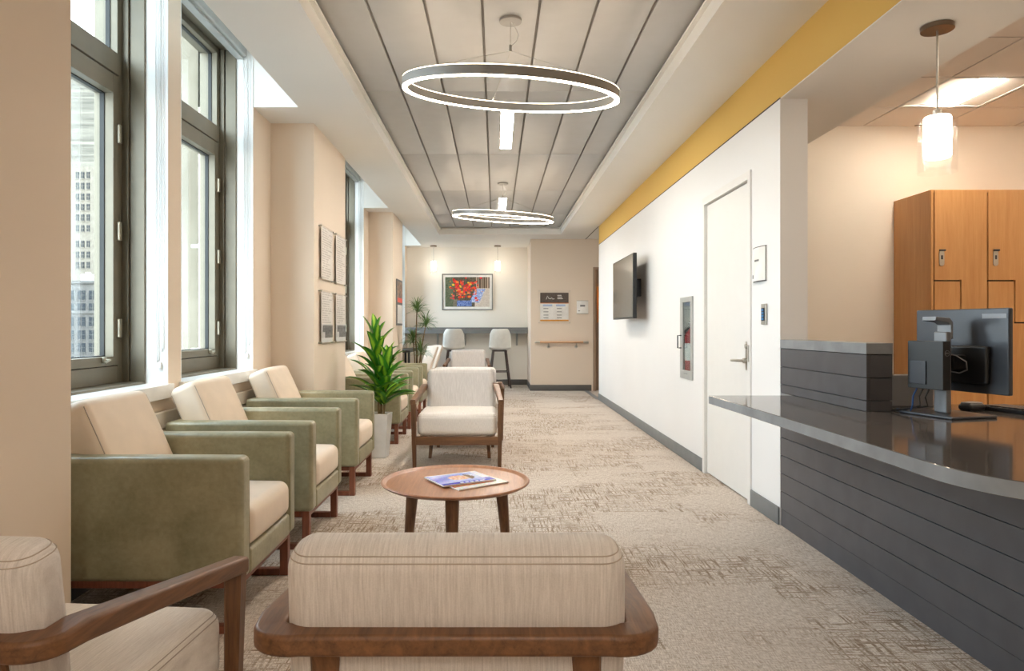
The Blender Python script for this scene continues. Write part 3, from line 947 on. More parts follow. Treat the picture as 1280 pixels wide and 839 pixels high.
# ------------------------------------------------------------------ door, signs and fittings on the right wall
r = thing('door_1', (XR, (DY0+DY1)/2, 0), kind='structure'); oy = r.location.y
def P(name, bm, m, par=None, **k):
    o = fin(name, bm, m, **k)
    if par is None: o.parent = r; o.location = tuple(-v for v in r.location)
    else: o.parent = par
    return o
bm = B()
bbox(bm, XR-.012, XR+.10, DY1-.045, DY1+.004, 0, DZ+.004, .003); bbox(bm, XR-.012, XR+.10, DY0-.004, DY0+.045, 0, DZ+.004, .003)
bbox(bm, XR-.012, XR+.10, DY0+.045, DY1-.045, DZ-.052, DZ+.004, .003)
P('door_frame', bm, M['door_paint'])
bm = B(); bbox(bm, XR+.012, XR+.056, DY0+.05, DY1-.05, .012, DZ-.060, .002); leaf = P('door_leaf', bm, M['door_paint'])
bm = B(); bbox(bm, XR+.003, XR+.012, 4.49, 4.545, .87, 1.062, .003, 2)
cyl(bm, (XR-.01, 4.517, .935), .017, .03, 20, 'x')
tube(bm, [(XR-.022,4.517,.935),(XR-.05,4.525,.935),(XR-.056,4.55,.935),(XR-.056,4.64,.932)], .0095, 10)
cyl(bm, (XR-.002, 4.517, 1.03), .016, .014, 20, 'x')
P('door_handle', bm, M['chrome'], leaf)
bm = B(); bbox(bm, XR-.0155, XR-.0118, 4.437, 4.452, .93, 1.04, .001); P('strike_plate', bm, M['chrome'])
bm = B(); box(bm, XR+.07, XR+.09, DY0+.045, DY1-.045, 0, DZ-.05); P('door_stop', bm, M['joint'], smooth=False)

r = thing('room_sign', (XR, 4.28, 1.55), 0, 'white curved room sign with dark edges beside the white door', 'sign')
bm = B()
n = 10; pl = []
for k in range(n+1):
    t = -1+2*k/n; pl.append((-.006-.016*(1-t*t), t*.104))
pl = [(-.001,-.104)]+pl+[(-.001,.104)]
prism(bm, pl, -.105, .105); fin('panel', bm, M['paper'], r, angle=60)
for z in (-.108, .105):
    bm = B(); prism(bm, [(x*1.06, y) for x, y in pl], z, z+.004); fin('edge_trim', bm, M['black'], r)
bm = B(); bbox(bm, -.0098, -.008, -.106, -.102, -.105, .105, .0005); fin('edge_trim', bm, M['black'], r)
bm = B()
for k in range(5): bbox(bm, -.0232, -.021, -.03+.014*k, -.02+.014*k, .018, .03, .0005)
bbox(bm, -.0142, -.010, .078, .090, -.085, -.062, .0005)
fin('lettering', bm, M['ink'], r)

r = thing('keypad', (XR, 4.20, 1.24), 0, 'small metal keypad with blue buttons below the curved sign', 'keypad')
bm = B(); bbox(bm, -.014, -.001, -.035, .035, -.068, .060, .003, 2); fin('plate', bm, M['chrome'], r)
bm = B(); bbox(bm, -.018, -.014, -.022, .022, -.045, .035, .002); pad = fin('button_panel', bm, M['black'], r)
for a in range(4):
    for b in range(3):
        bm = B(); bbox(bm, -.0205, -.018, -.018+.0125*b, -.0085+.0125*b, -.040+.0185*a, -.027+.0185*a, .0008); fin('button', bm, M['blue_led'], pad)

r = thing('extinguisher_cabinet', (XR, (FY0+FY1)/2, (FZ0+FZ1)/2), 0, 'grey recessed fire extinguisher cabinet left of the white door', 'cabinet')
hy, hz = .185, .355
bm = B()
for q in ((-hy,hy,hz-.045,hz),(-hy,hy,-hz,-hz+.075),(-hy,-hy+.05,-hz+.075,hz-.045),(hy-.085,hy,-hz+.075,hz-.045)): bbox(bm, -.014, -.001, *q, r=.003)
fin('door_frame', bm, M['blind'], r)
bm = B()
ih, iz = .160, .325
for q in ((.0,.13,-ih,ih,-iz,-iz+.004),(.0,.13,-ih,ih,iz-.004,iz),(.0,.13,-ih,-ih+.004,-iz,iz),(.0,.13,ih-.004,ih,-iz,iz),(.126,.13,-ih,ih,-iz,iz)): box(bm, *q)
fin('cabinet_box', bm, M['white_plastic'], r, smooth=False)
bm = B(); box(bm, -.008, -.004, -hy+.048, hy-.083, -hz+.073, hz-.043); fin('pane', bm, M['glass'], r, smooth=False)
bm = B(); tube(bm, [(-.014,.142,.02),(-.045,.142,.02),(-.045,.142,-.09),(-.014,.142,-.09)], .006, 8); fin('handle', bm, M['darkgrey'], r)
bm = B(); tube(bm, [(-.0155,-.05,-.31),(-.0155,.05,-.31)], .003, 5); fin('lettering', bm, M['silver'], r)
r = thing('fire_extinguisher', (XR+.056, (FY0+FY1)/2+.095, FZ0+.012), 0, 'red fire extinguisher standing inside the glazed wall cabinet', 'fire extinguisher')
bm = B(); lathe(bm, [(.045,0),(.05,.008),(.05,.32),(.04,.36),(.018,.385),(.016,.40)], 24); fin('cylinder', bm, M['red'], r)
bm = B(); cyl(bm, (0,0,.42), .014, .04); bbox(bm, -.012, .012, -.05, .03, .435, .447, .002); bbox(bm, -.01, .01, -.055, .02, .455, .465, .002); fin('valve', bm, M['black'], r)
bm = B(); tube(bm, [(0,.02,.42),(-.03,.06,.38),(-.035,.07,.2),(-.03,.065,.08)], .008, 8); fin('hose', bm, M['black'], r)
bm = B(); lathe(bm, [(.0508,.12),(.0508,.27),(.0502,.27),(.0502,.12)], 24, close=True); fin('tag', bm, M['paper'], r, label='white paper label')

r = thing('television', (1.5, 7.98, 1.61), 0, 'black flat television on a bracket on the white wall', 'television')
bm = B(); bbox(bm, -.018, .022, -.63, .63, -.355, .355, .006, 2); fin('housing', bm, M['black'], r)
bm = B(); bbox(bm, -.0205, -.0182, -.618, .618, -.335, .345, .001); fin('screen', bm, M['screen'], r)
bm = B(); bbox(bm, .022, .05, -.35, .35, -.24, .18, .012, 2); fin('rear_housing', bm, M['black'], r)
bm = B(); bbox(bm, .05, .075, -.2, -.16, -.2, .2, .002); bbox(bm, .05, .075, .16, .2, -.2, .2, .002); bbox(bm, .0755, .15, -.25, .25, -.1, .1, .004); fin('wall_bracket', bm, M['darkgrey'], r)
bm = B(); bbox(bm, -.0225, -.021, -.018, .018, -.349, -.340, .0005); fin('logo', bm, M['silver'], r)

# ------------------------------------------------------------------ reception desk
r = thing('reception_desk', (XR, 2.8, 0), 0, 'charcoal boarded reception desk on the right with a raised privacy ledge', 'desk')
ox, oy, _ = r.location
CT = .775; CB = CT-.046
bm = B()
for k in range(7):
    z0 = .1+k*.1045; z1 = min(z0+.1015, CB)
    if k == 0: z0 += .001
    bbox(bm, 0, .018, 1.62-oy, 3.978-oy, z0, z1, .0015)
fin('front_boards', bm, M['siding'], r)
bm = B(); bbox(bm, .004, .018, 1.62-oy, 3.978-oy, 0, .0975, .002); fin('kick_board', bm, M['siding'], r)
bm = B(); bbox(bm, .0185, .06, 1.62-oy, 3.978-oy, 0, CB, .001); bbox(bm, .06, .7, 1.62-oy, 1.65-oy, 0, CB, .001); fin('carcass', bm, M['siding_gap'], r)
RY0 = 3.055
bm = B()
for (z0, z1) in ((CT+.001, .823), (.826, .925), (.928, 1.030)):
    bbox(bm, .0, .016, RY0-oy, 3.978-oy, z0, z1, .0012)
    bbox(bm, .0165, .116, RY0-oy, RY0+.014-oy, z0, z1, .0012)
fin('ledge_boards', bm, M['siding'], r)
bm = B(); bbox(bm, .0165, .112, RY0+.015-oy, 3.978-oy, CT+.001, 1.03, .001); fin('ledge_core', bm, M['siding_gap'], r)
bm = B(); bbox(bm, -.002, .118, RY0-.002-oy, 3.978-oy, 1.033, 1.083, .002, 2); fin('ledge_cap', bm, M['counter_edge'], r)
bm = B(); bbox(bm, .1185, .135, RY0+.03-oy, 3.978-oy, .93, 1.07, .002); fin('inner_panel', bm, M['siding'], r)

poly = [(1.187,3.80),(1.2,3.4),(1.209,2.9),(1.213,2.5),(1.213,2.1),(1.213,1.9)]
for k in range(1, 13):
    a = PI*(1+.5*k/12); poly.append((1.62+.407*math.cos(a), 1.9+.407*math.sin(a)))
poly += [(2.75,1.493),(2.75,3.36),(1.80,3.36),(1.80,3.976),(XR+.0,3.976),(XR-.002,3.80)]
cx, cy = 1.9, 2.6
bm = B(); prism(bm, [(x-cx, y-cy) for x, y in poly], 0, .0455, ch=.002)
for f in bm.faces:
    f.normal_update()
    if abs(f.normal.z) < .3: f.material_index = 1
o = fin('countertop', bm, [M['counter_top'], M['counter_edge']], smooth=True, angle=25, wn=False, loc=(cx, cy, CB+.0005))
setp(o, 'long polished grey stone worktop with a rounded corner, on the reception desk', 'countertop')

# monitor, small computer, keyboard and mouse
mr = thing('monitor', (1.93, 2.93, CT), math.radians(-75), 'black computer monitor seen from behind on the reception desk', 'monitor')
bm = B(); bbox(bm, -.13, .13, -.11, .13, .0, .012, .005, 2); fin('base', bm, M['darkgrey'], mr)
bm = B(); Mt = Matrix.Rotation(math.radians(2), 4, 'X')
bbox(bm, -.032, .032, -.028, .0, .0125, .36, .006, 2); fin('stand', bm, M['silver'], mr)
bm = B()
pl = [(-.034,.33),(-.034,.40),(-.05,.418),(-.125,.424),(-.128,.408),(-.06,.398),(-.046,.388),(-.046,.33)]
Mp = Matrix(((0,0,1,0),(1,0,0,0),(0,1,0,0),(0,0,0,1)))
prism(bm, [(x+.04, z) for x, z in pl], -.034, .034, M=Mp, ch=.002); fin('handle', bm, M['silver'], mr)
bm = B(); bbox(bm, -.235, .205, .095, .118, .10, .458, .006, 2); hs = fin('housing', bm, M['darkgrey'], mr)
bm = B(); bbox(bm, -.15, .13, .07, .0945, .14, .30, .01, 2); fin('rear_housing', bm, M['black'], mr)
bm = B(); bbox(bm, -.23, .20, .1185, .1195, .112, .452, .0004); fin('screen', bm, M['screen'], mr)
bm = B(); bbox(bm, -.04, .04, .001, .0695, .2, .26, .004); fin('arm', bm, M['black'], mr)
bm = B(); bbox(bm, .09, .195, .0935, .0949, .415, .435, .0004); fin('label', bm, M['silver'], mr)

pc = thing('mini_computer', (1.93, 2.93, CT+.115), math.radians(-75), 'small black box computer clipped behind the monitor stand', 'computer')
bm = B(); bbox(bm, -.10, .075, -.095, -.055, 0, .205, .003, 2); fin('case', bm, M['black'], pc)
bm = B(); bbox(bm, -.085, -.005, -.1, -.0955, .02, .12, .003); fin('mounting_plate', bm, M['darkgrey'], pc)
bm = B(); bbox(bm, -.03, .03, -.054, -.03, .05, .12, .002); fin('bracket', bm, M['black'], pc)
Mside = Matrix.Translation((.0756,-.074,.155)) @ Matrix.Rotation(PI/2, 4, 'Z') @ Matrix.Rotation(PI/2, 4, 'X')
bm = B(); lathe(bm, [(.0125,0),(.0125,.0008),(.0108,.0008),(.0108,0)], 24, M=Mside, close=True); lg = fin('logo', bm, M['silver'], pc)
textmesh('lettering', 'DELL', .0085, M['silver'], pc, Mside)
for k in range(3):
    a = Vector((-.07+.04*k,-.075,-.002))
    r = thing('cable', (1.93, 2.93, CT), math.radians(-75), ['blue network cable hanging down from the small computer','black power cable nearest the desk ledge','black cable looping beside the monitor stand'][k], 'cable', 'cables below the small computer')
    bm = B(); tube(bm, [(-.07+.03*k,-.075,.113),(-.075+.03*k,-.09,.08),(-.06+.02*k,-.11+.02*k,.04),(-.10-.03*k,-.08-.02*k,.006),(-.22-.05*k,-.03,.0045)], .0035, 7)
    fin('cord', bm, plain('blue_cable', (30,80,140), .4) if k == 0 else M['black'], r)
r = thing('cable', (1.93, 2.93, CT), math.radians(-75), 'thin white cable curling out from behind the stand', 'cable')
bm = B(); tube(bm, [(.02,-.02,.27),(.06,-.01,.26),(.09,.01,.235),(.085,.02,.2),(.05,.02,.185),(.02,.01,.19)], .003, 7); fin('cord', bm, M['silver'], r)

r = thing('computer_mouse', (2.17, 3.11, CT), math.radians(20), 'grey and black computer mouse on the desk behind the monitor stand', 'mouse')
bm = B(); rbox(bm, (0,0,.016), (.11,.06,.032), .015, 5, 4, puffs=(0,0,.006)); fin('body', bm, M['black'], r)
bm = B(); rbox(bm, (.0,0,.034), (.085,.045,.008), .0035, 3, 4, puffs=(0,0,.003)); fin('top_cover', bm, M['silver'], r)
r = thing('keyboard', (2.36, 2.95, CT), math.radians(-75), 'black keyboard with a blue tint lying right of the monitor', 'keyboard')
bm = B(); bbox(bm, -.22, .22, -.07, .07, 0, .018, .004, 2); fin('case', bm, M['black'], r)
for j in range(5):
    bm = B()
    for i in range(15): bbox(bm, -.21+.028*i, -.186+.028*i, -.06+.024*j, -.04+.024*j, .0185, .024, .002)
    fin('key_row', bm, M['darkgrey'], r)
r = thing('file_tray', (2.02, 3.30, CT), 0, 'pale grey plastic file box behind the end of the privacy ledge', 'box')
bm = B(); prism(bm, [(-.12,-.03),(.075,-.03),(.10,.0),(.10,.04),(-.12,.04)], 0, .15, ch=.003); fin('body', bm, M['silver'], r)

# ------------------------------------------------------------------ lockers
r = thing('locker_bank', (3.23, 5.06, 0), 0, 'tall maple locker bank with interlocking doors against the office wall', 'lockers')
LW, LD, LH = .40, .475, 2.178
bm = B(); bbox(bm, 0, .02, .004, LD, 0, LH, .002); bbox(bm, .02, 3*LW+.02, .004, LD, LH-.02, LH, .002); bbox(bm, 3*LW+.02, 3*LW+.04, .004, LD, 0, LH, .002)
fin('side_panel', bm, M['locker_wood'], r)
bm = B(); bbox(bm, .02, 3*LW+.02, .03, LD, 0, LH-.02, .001); fin('carcass', bm, M['grid_black'], r)
Mf = Matrix(((1,0,0,0),(0,0,1,0),(0,1,0,0),(0,0,0,1)))
for k in range(3):
    x0 = .026+k*LW; x1 = .020+(k+1)*LW-.006; xm = (x0+x1)/2; g = .005
    zA, zB = 1.502, 1.19
    up = [(x0,LH-.004),(x0,zA+g),(xm+g,zA+g),(xm+g,zB+g),(x1,zB+g),(x1,LH-.004)]
    lo = [(x0,zA-g),(x0,.5),(x1,.5),(x1,zB-g),(xm-g,zB-g),(xm-g,zA-g)]
    for pl, hx, hz in ((up, x0+.05, 1.67), (lo, x1-.05, .95)):
        bm = B(); prism(bm, pl, 0, .02, M=Mf, ch=.001); d = fin('door', bm, M['locker_wood'], r, angle=30)
        bm = B()
        pts = [(hx+.019*math.cos(t)*1.0, hz+(.040 if math.sin(t) > 0 else -.040)+.019*math.sin(t)) for t in [2*PI*q/20 for q in range(20)]]
        prism(bm, pts, -.006, -.0005, M=Mf, ch=.001); lt = fin('latch', bm, M['chrome'], d)
        bm = B(); bbox(bm, hx-.007, hx+.007, -.0075, -.006, hz-.01, hz+.02, .0005); bbox(bm, hx-.022, hx+.022, -.02, -.006, hz+.05, hz+.064, .003); fin('knob', bm, M['darkgrey'], lt)
bm = B(); bbox(bm, .026, 3*LW+.014, .005, .025, .02, .49, .002); fin('base_panel', bm, M['locker_wood'], r)

# ------------------------------------------------------------------ notices on the piers
def notice(y0, y1, z0, z1, label, pic, seed):
    w, h = y1-y0, z1-z0
    r = thing('notice_holder', (XC, (y0+y1)/2, (z0+z1)/2), 0, label, 'notice', 'acrylic notice holders on the pier')
    bm = B(); bbox(bm, .022, .025, -w/2, w/2, -h/2, h/2, .0008); bbox(bm, .014, .017, -w/2, w/2, -h/2, h/2, .0008); fin('panel', bm, M['clear'], r)
    for sy in (-1, 1):
        for sz in (-1, 1):
            bm = B(); cyl(bm, (.0145, sy*(w/2-.014), sz*(h/2-.014)), .007, .028, 12, 'x'); fin('standoff', bm, M['chrome'], r)
    rq = random.Random(seed)
    Mx = Matrix.Translation((.0195,0,0)) @ Matrix.Rotation(PI/2, 4, 'Z') @ Matrix.Rotation(PI/2, 4, 'X')
    rows = {}
    def fn(u, v):
        i = int(v*44); j = int(u*26)
        if pic and v < .36:
            if v < .08: return (222,222,222)
            return (96+rq.randint(-25,25),)*3 if (u > .3 or v > .2) and v < .33 and u > .12 else (205,204,204)
        if i % 2 == 0 or j < 2 or j > 23: return (226,220,214)
        rows.setdefault(i, rq.randint(14, 24))
        return (192,184,178) if j < rows[i] and rq.random() < .85 else (226,220,214)
    printed('paper', w-.06, h-.03, 26, 44, fn, M['print'], r, Mx)
    bm = B(); bbox(bm, .0175, .0188, -w/2+.03, w/2-.03, -h/2+.015, h/2-.015, .0003); fin('backing_sheet', bm, M['paper'], r)
notice(5.575, 6.02, 1.545, 2.006, 'upper left acrylic notice of printed lines on the pier', False, 1)
notice(6.09, 6.54, 1.545, 2.006, 'upper right acrylic notice of printed lines on the pier', False, 2)
notice(5.575, 6.02, 1.015, 1.47, 'lower left acrylic notice with a dark picture at its foot', True, 3)
notice(6.09, 6.54, 1.015, 1.47, 'lower right acrylic notice with a dark picture at its foot', True, 4)

r = thing('poster', (XC, 10.2, 1.53), 0, 'framed poster with a small red picture on the farthest pier', 'poster')
bm = B(); bbox(bm, .001, .02, -.28, .28, -.34, .34, .003); fin('frame', bm, M['ink'], r)
rq = random.Random(9)
def fp(u, v):
    if v > .6: return (150,120,96) if rq.random() < .5 else (70,60,52)
    if v > .5: return (226,70,40)
    if v > .42: return (60,60,64)
    return (236,234,232)
printed('print', .5, .62, 14, 18, fp, M['print'], r, Matrix.Translation((.0205,0,0)) @ Matrix.Rotation(PI/2, 4, 'Z') @ Matrix.Rotation(PI/2, 4, 'X'))

# ------------------------------------------------------------------ far wall: picture, high counter, stools
r = thing('framed_picture', (-.572, YF, 1.885), 0, 'framed photograph of red and orange flowers over blue on the far wall', 'picture')
bm = B()
W_, H_ = 1.03, .732
for q in ((-W_/2,W_/2,H_/2-.018,H_/2),(-W_/2,W_/2,-H_/2,-H_/2+.018),(-W_/2,-W_/2+.018,-H_/2+.018,H_/2-.018),(W_/2-.018,W_/2,-H_/2+.018,H_/2-.018)):
    bbox(bm, q[0], q[1], -.03, -.001, q[2], q[3], .002)
fin('frame', bm, M['ink'], r)
bm = B(); box(bm, -W_/2+.017, W_/2-.017, -.012, -.002, -H_/2+.017, H_/2-.017); fin('mat_board', bm, M['paper'], r, smooth=False)
rq = random.Random(5)
blobs = [(rq.gauss(.42,.2), rq.gauss(.6,.2), rq.uniform(.012,.042), rq.choice([(226,52,34),(240,84,40),(244,140,50),(236,60,60),(236,196,60),(206,40,36),(244,110,90)])) for _ in range(170)]
blobs = [b for b in blobs if .1 < b[0] < .88 and .18 < b[1] < .97]
def art(u, v):
    v_ = v
    for (bx, by, br, c) in blobs:
        if (u-bx)**2*1.9+(v_-by)**2 < br*br: return tuple(max(0, min(255, x+rq.randint(-25,25))) for x in c)
    if .27 < u < .60 and v_ < .2 and v_ > .03: return mixc((50,76,150), (150,176,232), rq.random())
    if abs(u-.72-(v_-.35)*.3) < .11 and .15 < v_ < .6: return mixc((90,124,206), (224,232,248), rq.random())
    if u < .18: return mixc((70,86,64), (120,126,104), rq.random())
    if u < .2+.1 and v_ < .25: return mixc((110,104,90), (140,134,116), rq.random())
    if u > .66 and v_ < .62: return mixc((196,184,172), (226,216,206), rq.random())
    if u > .7: return (92,74,60) if int(u*60) % 3 else (186,168,150)
    return mixc((58,62,50), (118,104,88), rq.random())
printed('photograph', W_-.13, H_-.13, 72, 48, art, M['print'], r, Matrix.Translation((0,-.0135,0)) @ Matrix.Rotation(PI/2, 4, 'X'))

r = thing('high_counter', (-.57, 13.64, 0), 0, 'long grey high counter along the far wall below the picture', 'counter')
bm = B(); bbox(bm, -1.215, 1.205, -.21, .205, 1.135, 1.165, .003); fin('worktop', bm, M['grey_trim'], r)
bm = B(); bbox(bm, -1.215, 1.205, -.2, -.18, 1.045, 1.134, .002); fin('apron', bm, M['grey_trim'], r)
for x in (-.6, -.05, .55, 1.0):
    bm = B()
    bbox(bm, x-.02, x+.02, .165, .2, .8, 1.13, .002); bbox(bm, x-.02, x+.02, -.17, .164, 1.10, 1.13, .002); tube(bm, [(x,.16,.85),(x,-.05,1.1)], .009, 6)
    fin('bracket', bm, M['blind'], r)

def stool():
    r = thing('bar_stool', cat='stool', group='white bar stools at the high counter')
    # shell: seat curving up into the back; back is towards -Y (camera)
    prof = []
    for k in range(14):
        t = k/13
        if t < .42: y = .19-.36*(t/.42); z = .745-.012*math.sin(PI*t/.42)
        else:
            s = (t-.42)/.58; y = -.17-.075*math.sin(s*1.4); z = .745+.395*s**1.15
        w = .215-.02*abs(t-.5)*2 if t < .9 else .215-.02-.05*(t-.9)/.1
        prof.append((y, z, w))
    bm = B(); rows = []
    for (y, z, w) in prof:
        row = []
        for q in range(9):
            u = -1+2*q/8
            row.append(bm.verts.new((u*w, y+.05*u*u*(1 if z > .8 else .0), z+(.03*u*u if z < .8 else 0))))
        rows.append(row)
    for a, b in zip(rows, rows[1:]):
        for q in range(8): bm.faces.new((a[q], a[q+1], b[q+1], b[q]))
    o = fin('seat_shell', bm, M['stool'], r, wn=False, angle=80)
    sd = o.modifiers.new('solid', 'SOLIDIFY'); sd.thickness = .028; sd.offset = 0
    sb = o.modifiers.new('sub', 'SUBSURF'); sb.levels = 1; sb.render_levels = 2
    bm = B(); rbox(bm, (0,.01,.712), (.28,.28,.022), .008, 2); fin('seat_mount', bm, M['stool_leg'], r)
    for sx in (-1, 1):
        for sy in (-1, 1):
            bm = B(); taper(bm, (sx*.12, .01+sy*.11, .705), (.036,.036), (sx*.205, .01+sy*.2, 0), (.026,.026)); fin('leg', bm, M['stool_leg'], r)
    bm = B()
    for s in (-1, 1):
        tube(bm, [(-.168, .01+s*.162, .31), (.168, .01+s*.162, .31)], .009, 8)
        tube(bm, [(s*.168, -.152, .31), (s*.168, .172, .31)], .009, 8)
    fin('footrest', bm, M['stool_leg'], r)
    return r
ST = stool()
place(ST, (-.80, 13.22, 0), 0, 'white bar stool at the high counter, left one', True)
place(ST, (.075, 13.22, 0), math.radians(4), 'white bar stool at the high counter, right one by the end wall')

# side chairs and a dark desk by the last window
def side_chair():
    r = thing('side_chair', cat='chair', group='pale side chairs at the dark desk')
    bm = B(); rbox(bm, (0,0,.445), (.44,.44,.05), .02, 3, 3, puff=.006); fin('seat', bm, M['pale_vinyl'], r)
    Mx = Matrix.Translation((.2,0,.46)) @ Matrix.Rotation(math.radians(20), 4, 'Y')
    bm = B(); rbox(bm, (0,0,.2), (.04,.42,.42), .018, 3, 5, puffs=(.012,0,.01), M=Mx); fin('backrest', bm, M['pale_vinyl'], r)
    for sx in (-1, 1):
        for sy in (-1, 1):
            bm = B(); tube(bm, [(sx*.17,sy*.17,.42),(sx*.2,sy*.2,0)], .012, 8); fin('leg', bm, M['chrome'], r)
    return r
SC = side_chair()
place(SC, (-1.34, 11.2, 0), math.radians(28), 'pale side chair with leaning back, nearer of two at the dark desk', True)
place(SC, (-1.31, 11.8, 0), math.radians(28), 'pale side chair with leaning back, farther of two at the dark desk')
r = thing('writing_desk', (-1.58, 12.55, 0), 0, 'small dark desk below the farthest windows', 'desk')
bm = B(); bbox(bm, -.2, .08, -.55, .75, .72, .76, .004); fin('tabletop', bm, M['black'], r)
for sx in (-.17, .05):
    for sy in (-.5, .7):
        bm = B(); bbox(bm, sx-.018, sx+.018, sy-.018, sy+.018, 0, .7195, .003); fin('leg', bm, M['black'], r)

# ------------------------------------------------------------------ end wall fittings
r = thing('hours_sign', (1.078, YE, 1.54), 0, 'acrylic notice board with dark header and orange stripe on the end wall', 'sign')
bm = B(); bbox(bm, -.3, .3, -.028, -.025, -.31, .31, .001); fin('panel', bm, M['clear'], r)
for sx in (-1, 1):
    for sz in (-1, 1):
        bm = B(); cyl(bm, (sx*.28,-.015,sz*.29), .009, .028, 12, 'y'); fin('standoff', bm, M['chrome'], r)
bm = B(); bbox(bm, -.26, .26, -.014, -.01, -.265, .26, .001); fin('sheet', bm, M['paper'], r)
bm = B(); bbox(bm, -.26, .26, -.016, -.0142, .075, .26, .0005); hd_ = fin('header', bm, plain('dark_brown_print', (78,66,58), .5), r)
bm = B()
tube(bm, [(-.15,-.0165,.14),(-.125,-.0165,.2),(-.1,-.0165,.155),(-.075,-.0165,.145),(-.05,-.0165,.17),(-.03,-.0165,.14),(-.0,-.0165,.15)], .005, 5)
for k, w in enumerate((.075,.085,.1)): bbox(bm, .055, .055+w, -.0175, -.0165, .205-.03*k, .217-.03*k, .0003)
fin('lettering', bm, M['paper'], hd_)
bm = B(); bbox(bm, -.26, .26, -.016, -.0142, -.262, -.235, .0005); fin('stripe', bm, plain('orange_print', (222,150,40), .5), r)
bm = B(); bbox(bm, -.26, .26, -.016, -.0142, .062, .0745, .0005); fin('stripe', bm, plain('orange_print_2', (214,120,50), .5), r)
bm = B()
for x in (-.21, .03): bbox(bm, x, x+.17, -.016, -.0142, .01, .045, .0005)
fin('heading', bm, plain('pale_blue_print', (170,192,222), .5), r)
bm = B()
for x in (-.2, .045):
    for z in (-.03, -.09, -.15, -.2):
        bbox(bm, x, x+.09, -.016, -.0142, z-.006, z+.006, .0003)
fin('text_line', bm, M['ink'], r)
r = thing('room_sign', (1.595, YE, 1.535), 0, 'small white curved room sign on the end wall beside the passage', 'sign')
bm = B(); prism(bm, [(-.105,-.001),(-.105,-.008),(-.06,-.018),(0,-.022),(.06,-.018),(.105,-.008),(.105,-.001)], -.115, .115); fin('panel', bm, M['paper'], r, angle=60)
for z in (-.12, .1155):
    bm = B(); prism(bm, [(-.108,-.001),(-.108,-.010),(-.06,-.021),(0,-.025),(.06,-.021),(.108,-.010),(.108,-.001)], z, z+.005); fin('edge_trim', bm, M['ink'], r)
bm = B(); bbox(bm, -.045, .045, -.0235, -.022, .01, .04, .0003); bbox(bm, -.08, -.05, -.019, -.016, -.075, -.06, .0003); fin('lettering', bm, M['ink'], r)
r = thing('handrail', (1.21, YE, .895), 0, 'maple handrail with metal ends on the end wall below the notice', 'handrail')
bm = B(); tube(bm, [(-.4,-.075,0),(.39,-.075,0)], .021, 14); fin('rail', bm, M['handrail'], r)
for s, a, b in ((-1,-.48,-.4005), (1,.3905,.48)):
    bm = B(); tube(bm, [(a,-.075,0),(b,-.075,0)], .0205, 14)
    e = a if s < 0 else b
    tube(bm, [(e,-.075,0),(e,-.04,-.01),(e,-.002,-.012)], .013, 10); fin('end_cap', bm, M['chrome'], r)
for x in (-.24, .27):
    bm = B(); tube(bm, [(x,-.075,-.022),(x,-.07,-.06),(x,-.03,-.085),(x,-.01,-.085)], .009, 8); cyl(bm, (x,-.006,-.085), .03, .01, 20, 'y'); fin('bracket', bm, M['chrome'], r)

# taupe door with a lit vision panel beside the end wall
r = thing('door_2', (1.79, YE, 0), kind='structure')
bm = B(); bbox(bm, .0, .05, -.02, .14, 0, 2.27, .003); bbox(bm, .05, .96, -.02, .14, 2.22, 2.27, .003); bbox(bm, .91, .96, -.02, .14, 0, 2.2195, .003); fin('door_frame', bm, M['taupe'], r)
bm = B()
for q in ((.055,.905,.01,1.25),(.055,.905,1.92,2.215),(.055,.075,1.2505,1.9195),(.8,.905,1.2505,1.9195)): bbox(bm, q[0], q[1], .04, .08, q[2], q[3], .002)
fin('door_leaf', bm, M['taupe'], r)
bm = B(); box(bm, .075, .8, .058, .062, 1.25, 1.92); fin('pane', bm, M['glass'], r, smooth=False)
r = thing('wall_cabinet', (2.3, 13.75, 1.5), 0, 'orange-lit wooden wall cabinet glimpsed through the far passage door', 'cabinet')
bm = B(); bbox(bm, -.5, .5, -.2, .2, -.3, .6, .004); fin('body', bm, M['locker_wood'], r)
bm = B(); bbox(bm, -.46, -.02, -.222, -.201, -.26, .56, .003); fin('door', bm, M['locker_wood'], r)
bm = B(); bbox(bm, .02, .46, -.222, -.201, -.26, .56, .003); fin('door', bm, M['locker_wood'], r)
r = thing('ceiling_light', (2.3, 13.15, 2.7), 0, 'round ceiling light in the room beyond the passage door', 'ceiling light')
bm = B(); lathe(bm, [(.001,-.06),(.12,-.05),(.15,-.01),(.15,.08)], 28); fin('diffuser', bm, emit('warm_dome', (255,190,110), 14), r)

# ------------------------------------------------------------------ outside: neighbouring buildings, sky and ground
def brickmat(name, a, b, sx=1, sz=1, streak=False):
    t = NT(name); t.b.inputs['Roughness'].default_value = .9
    if streak: n = t.noise(t.coord((.02,.02,.6)), 1.2, 4, .6)
    else: n = t.noise(t.coord((.3,.3,.3)), 2, 4, .6)
    t.base(t.ramp(n, [(.35, a), (.65, b)])); return t.m
M['stone_far'] = brickmat('pale_coursed_stone', (66,63,56), (124,118,106), streak=True)
M['brick_white'] = brickmat('cream_brick', (104,96,84), (122,114,102))
M['brick_grey'] = brickmat('grey_stone_facade', (74,71,68), (90,86,82))
M['far_window'] = plain('dark_window', (26,33,40), .6, 0, .2)
M['pier_stone'] = brickmat('cream_limestone', (98,91,77), (122,115,101))
M['asphalt'] = plain('asphalt', (110,110,108), .9)
M['yellow_tree'] = plain('autumn_foliage', (140,116,40), .9, tex=.3)

bm = B(); box(bm, -400, -12, -60, 420, -32.5, -32); o = structure('ground', bm, M['asphalt'])

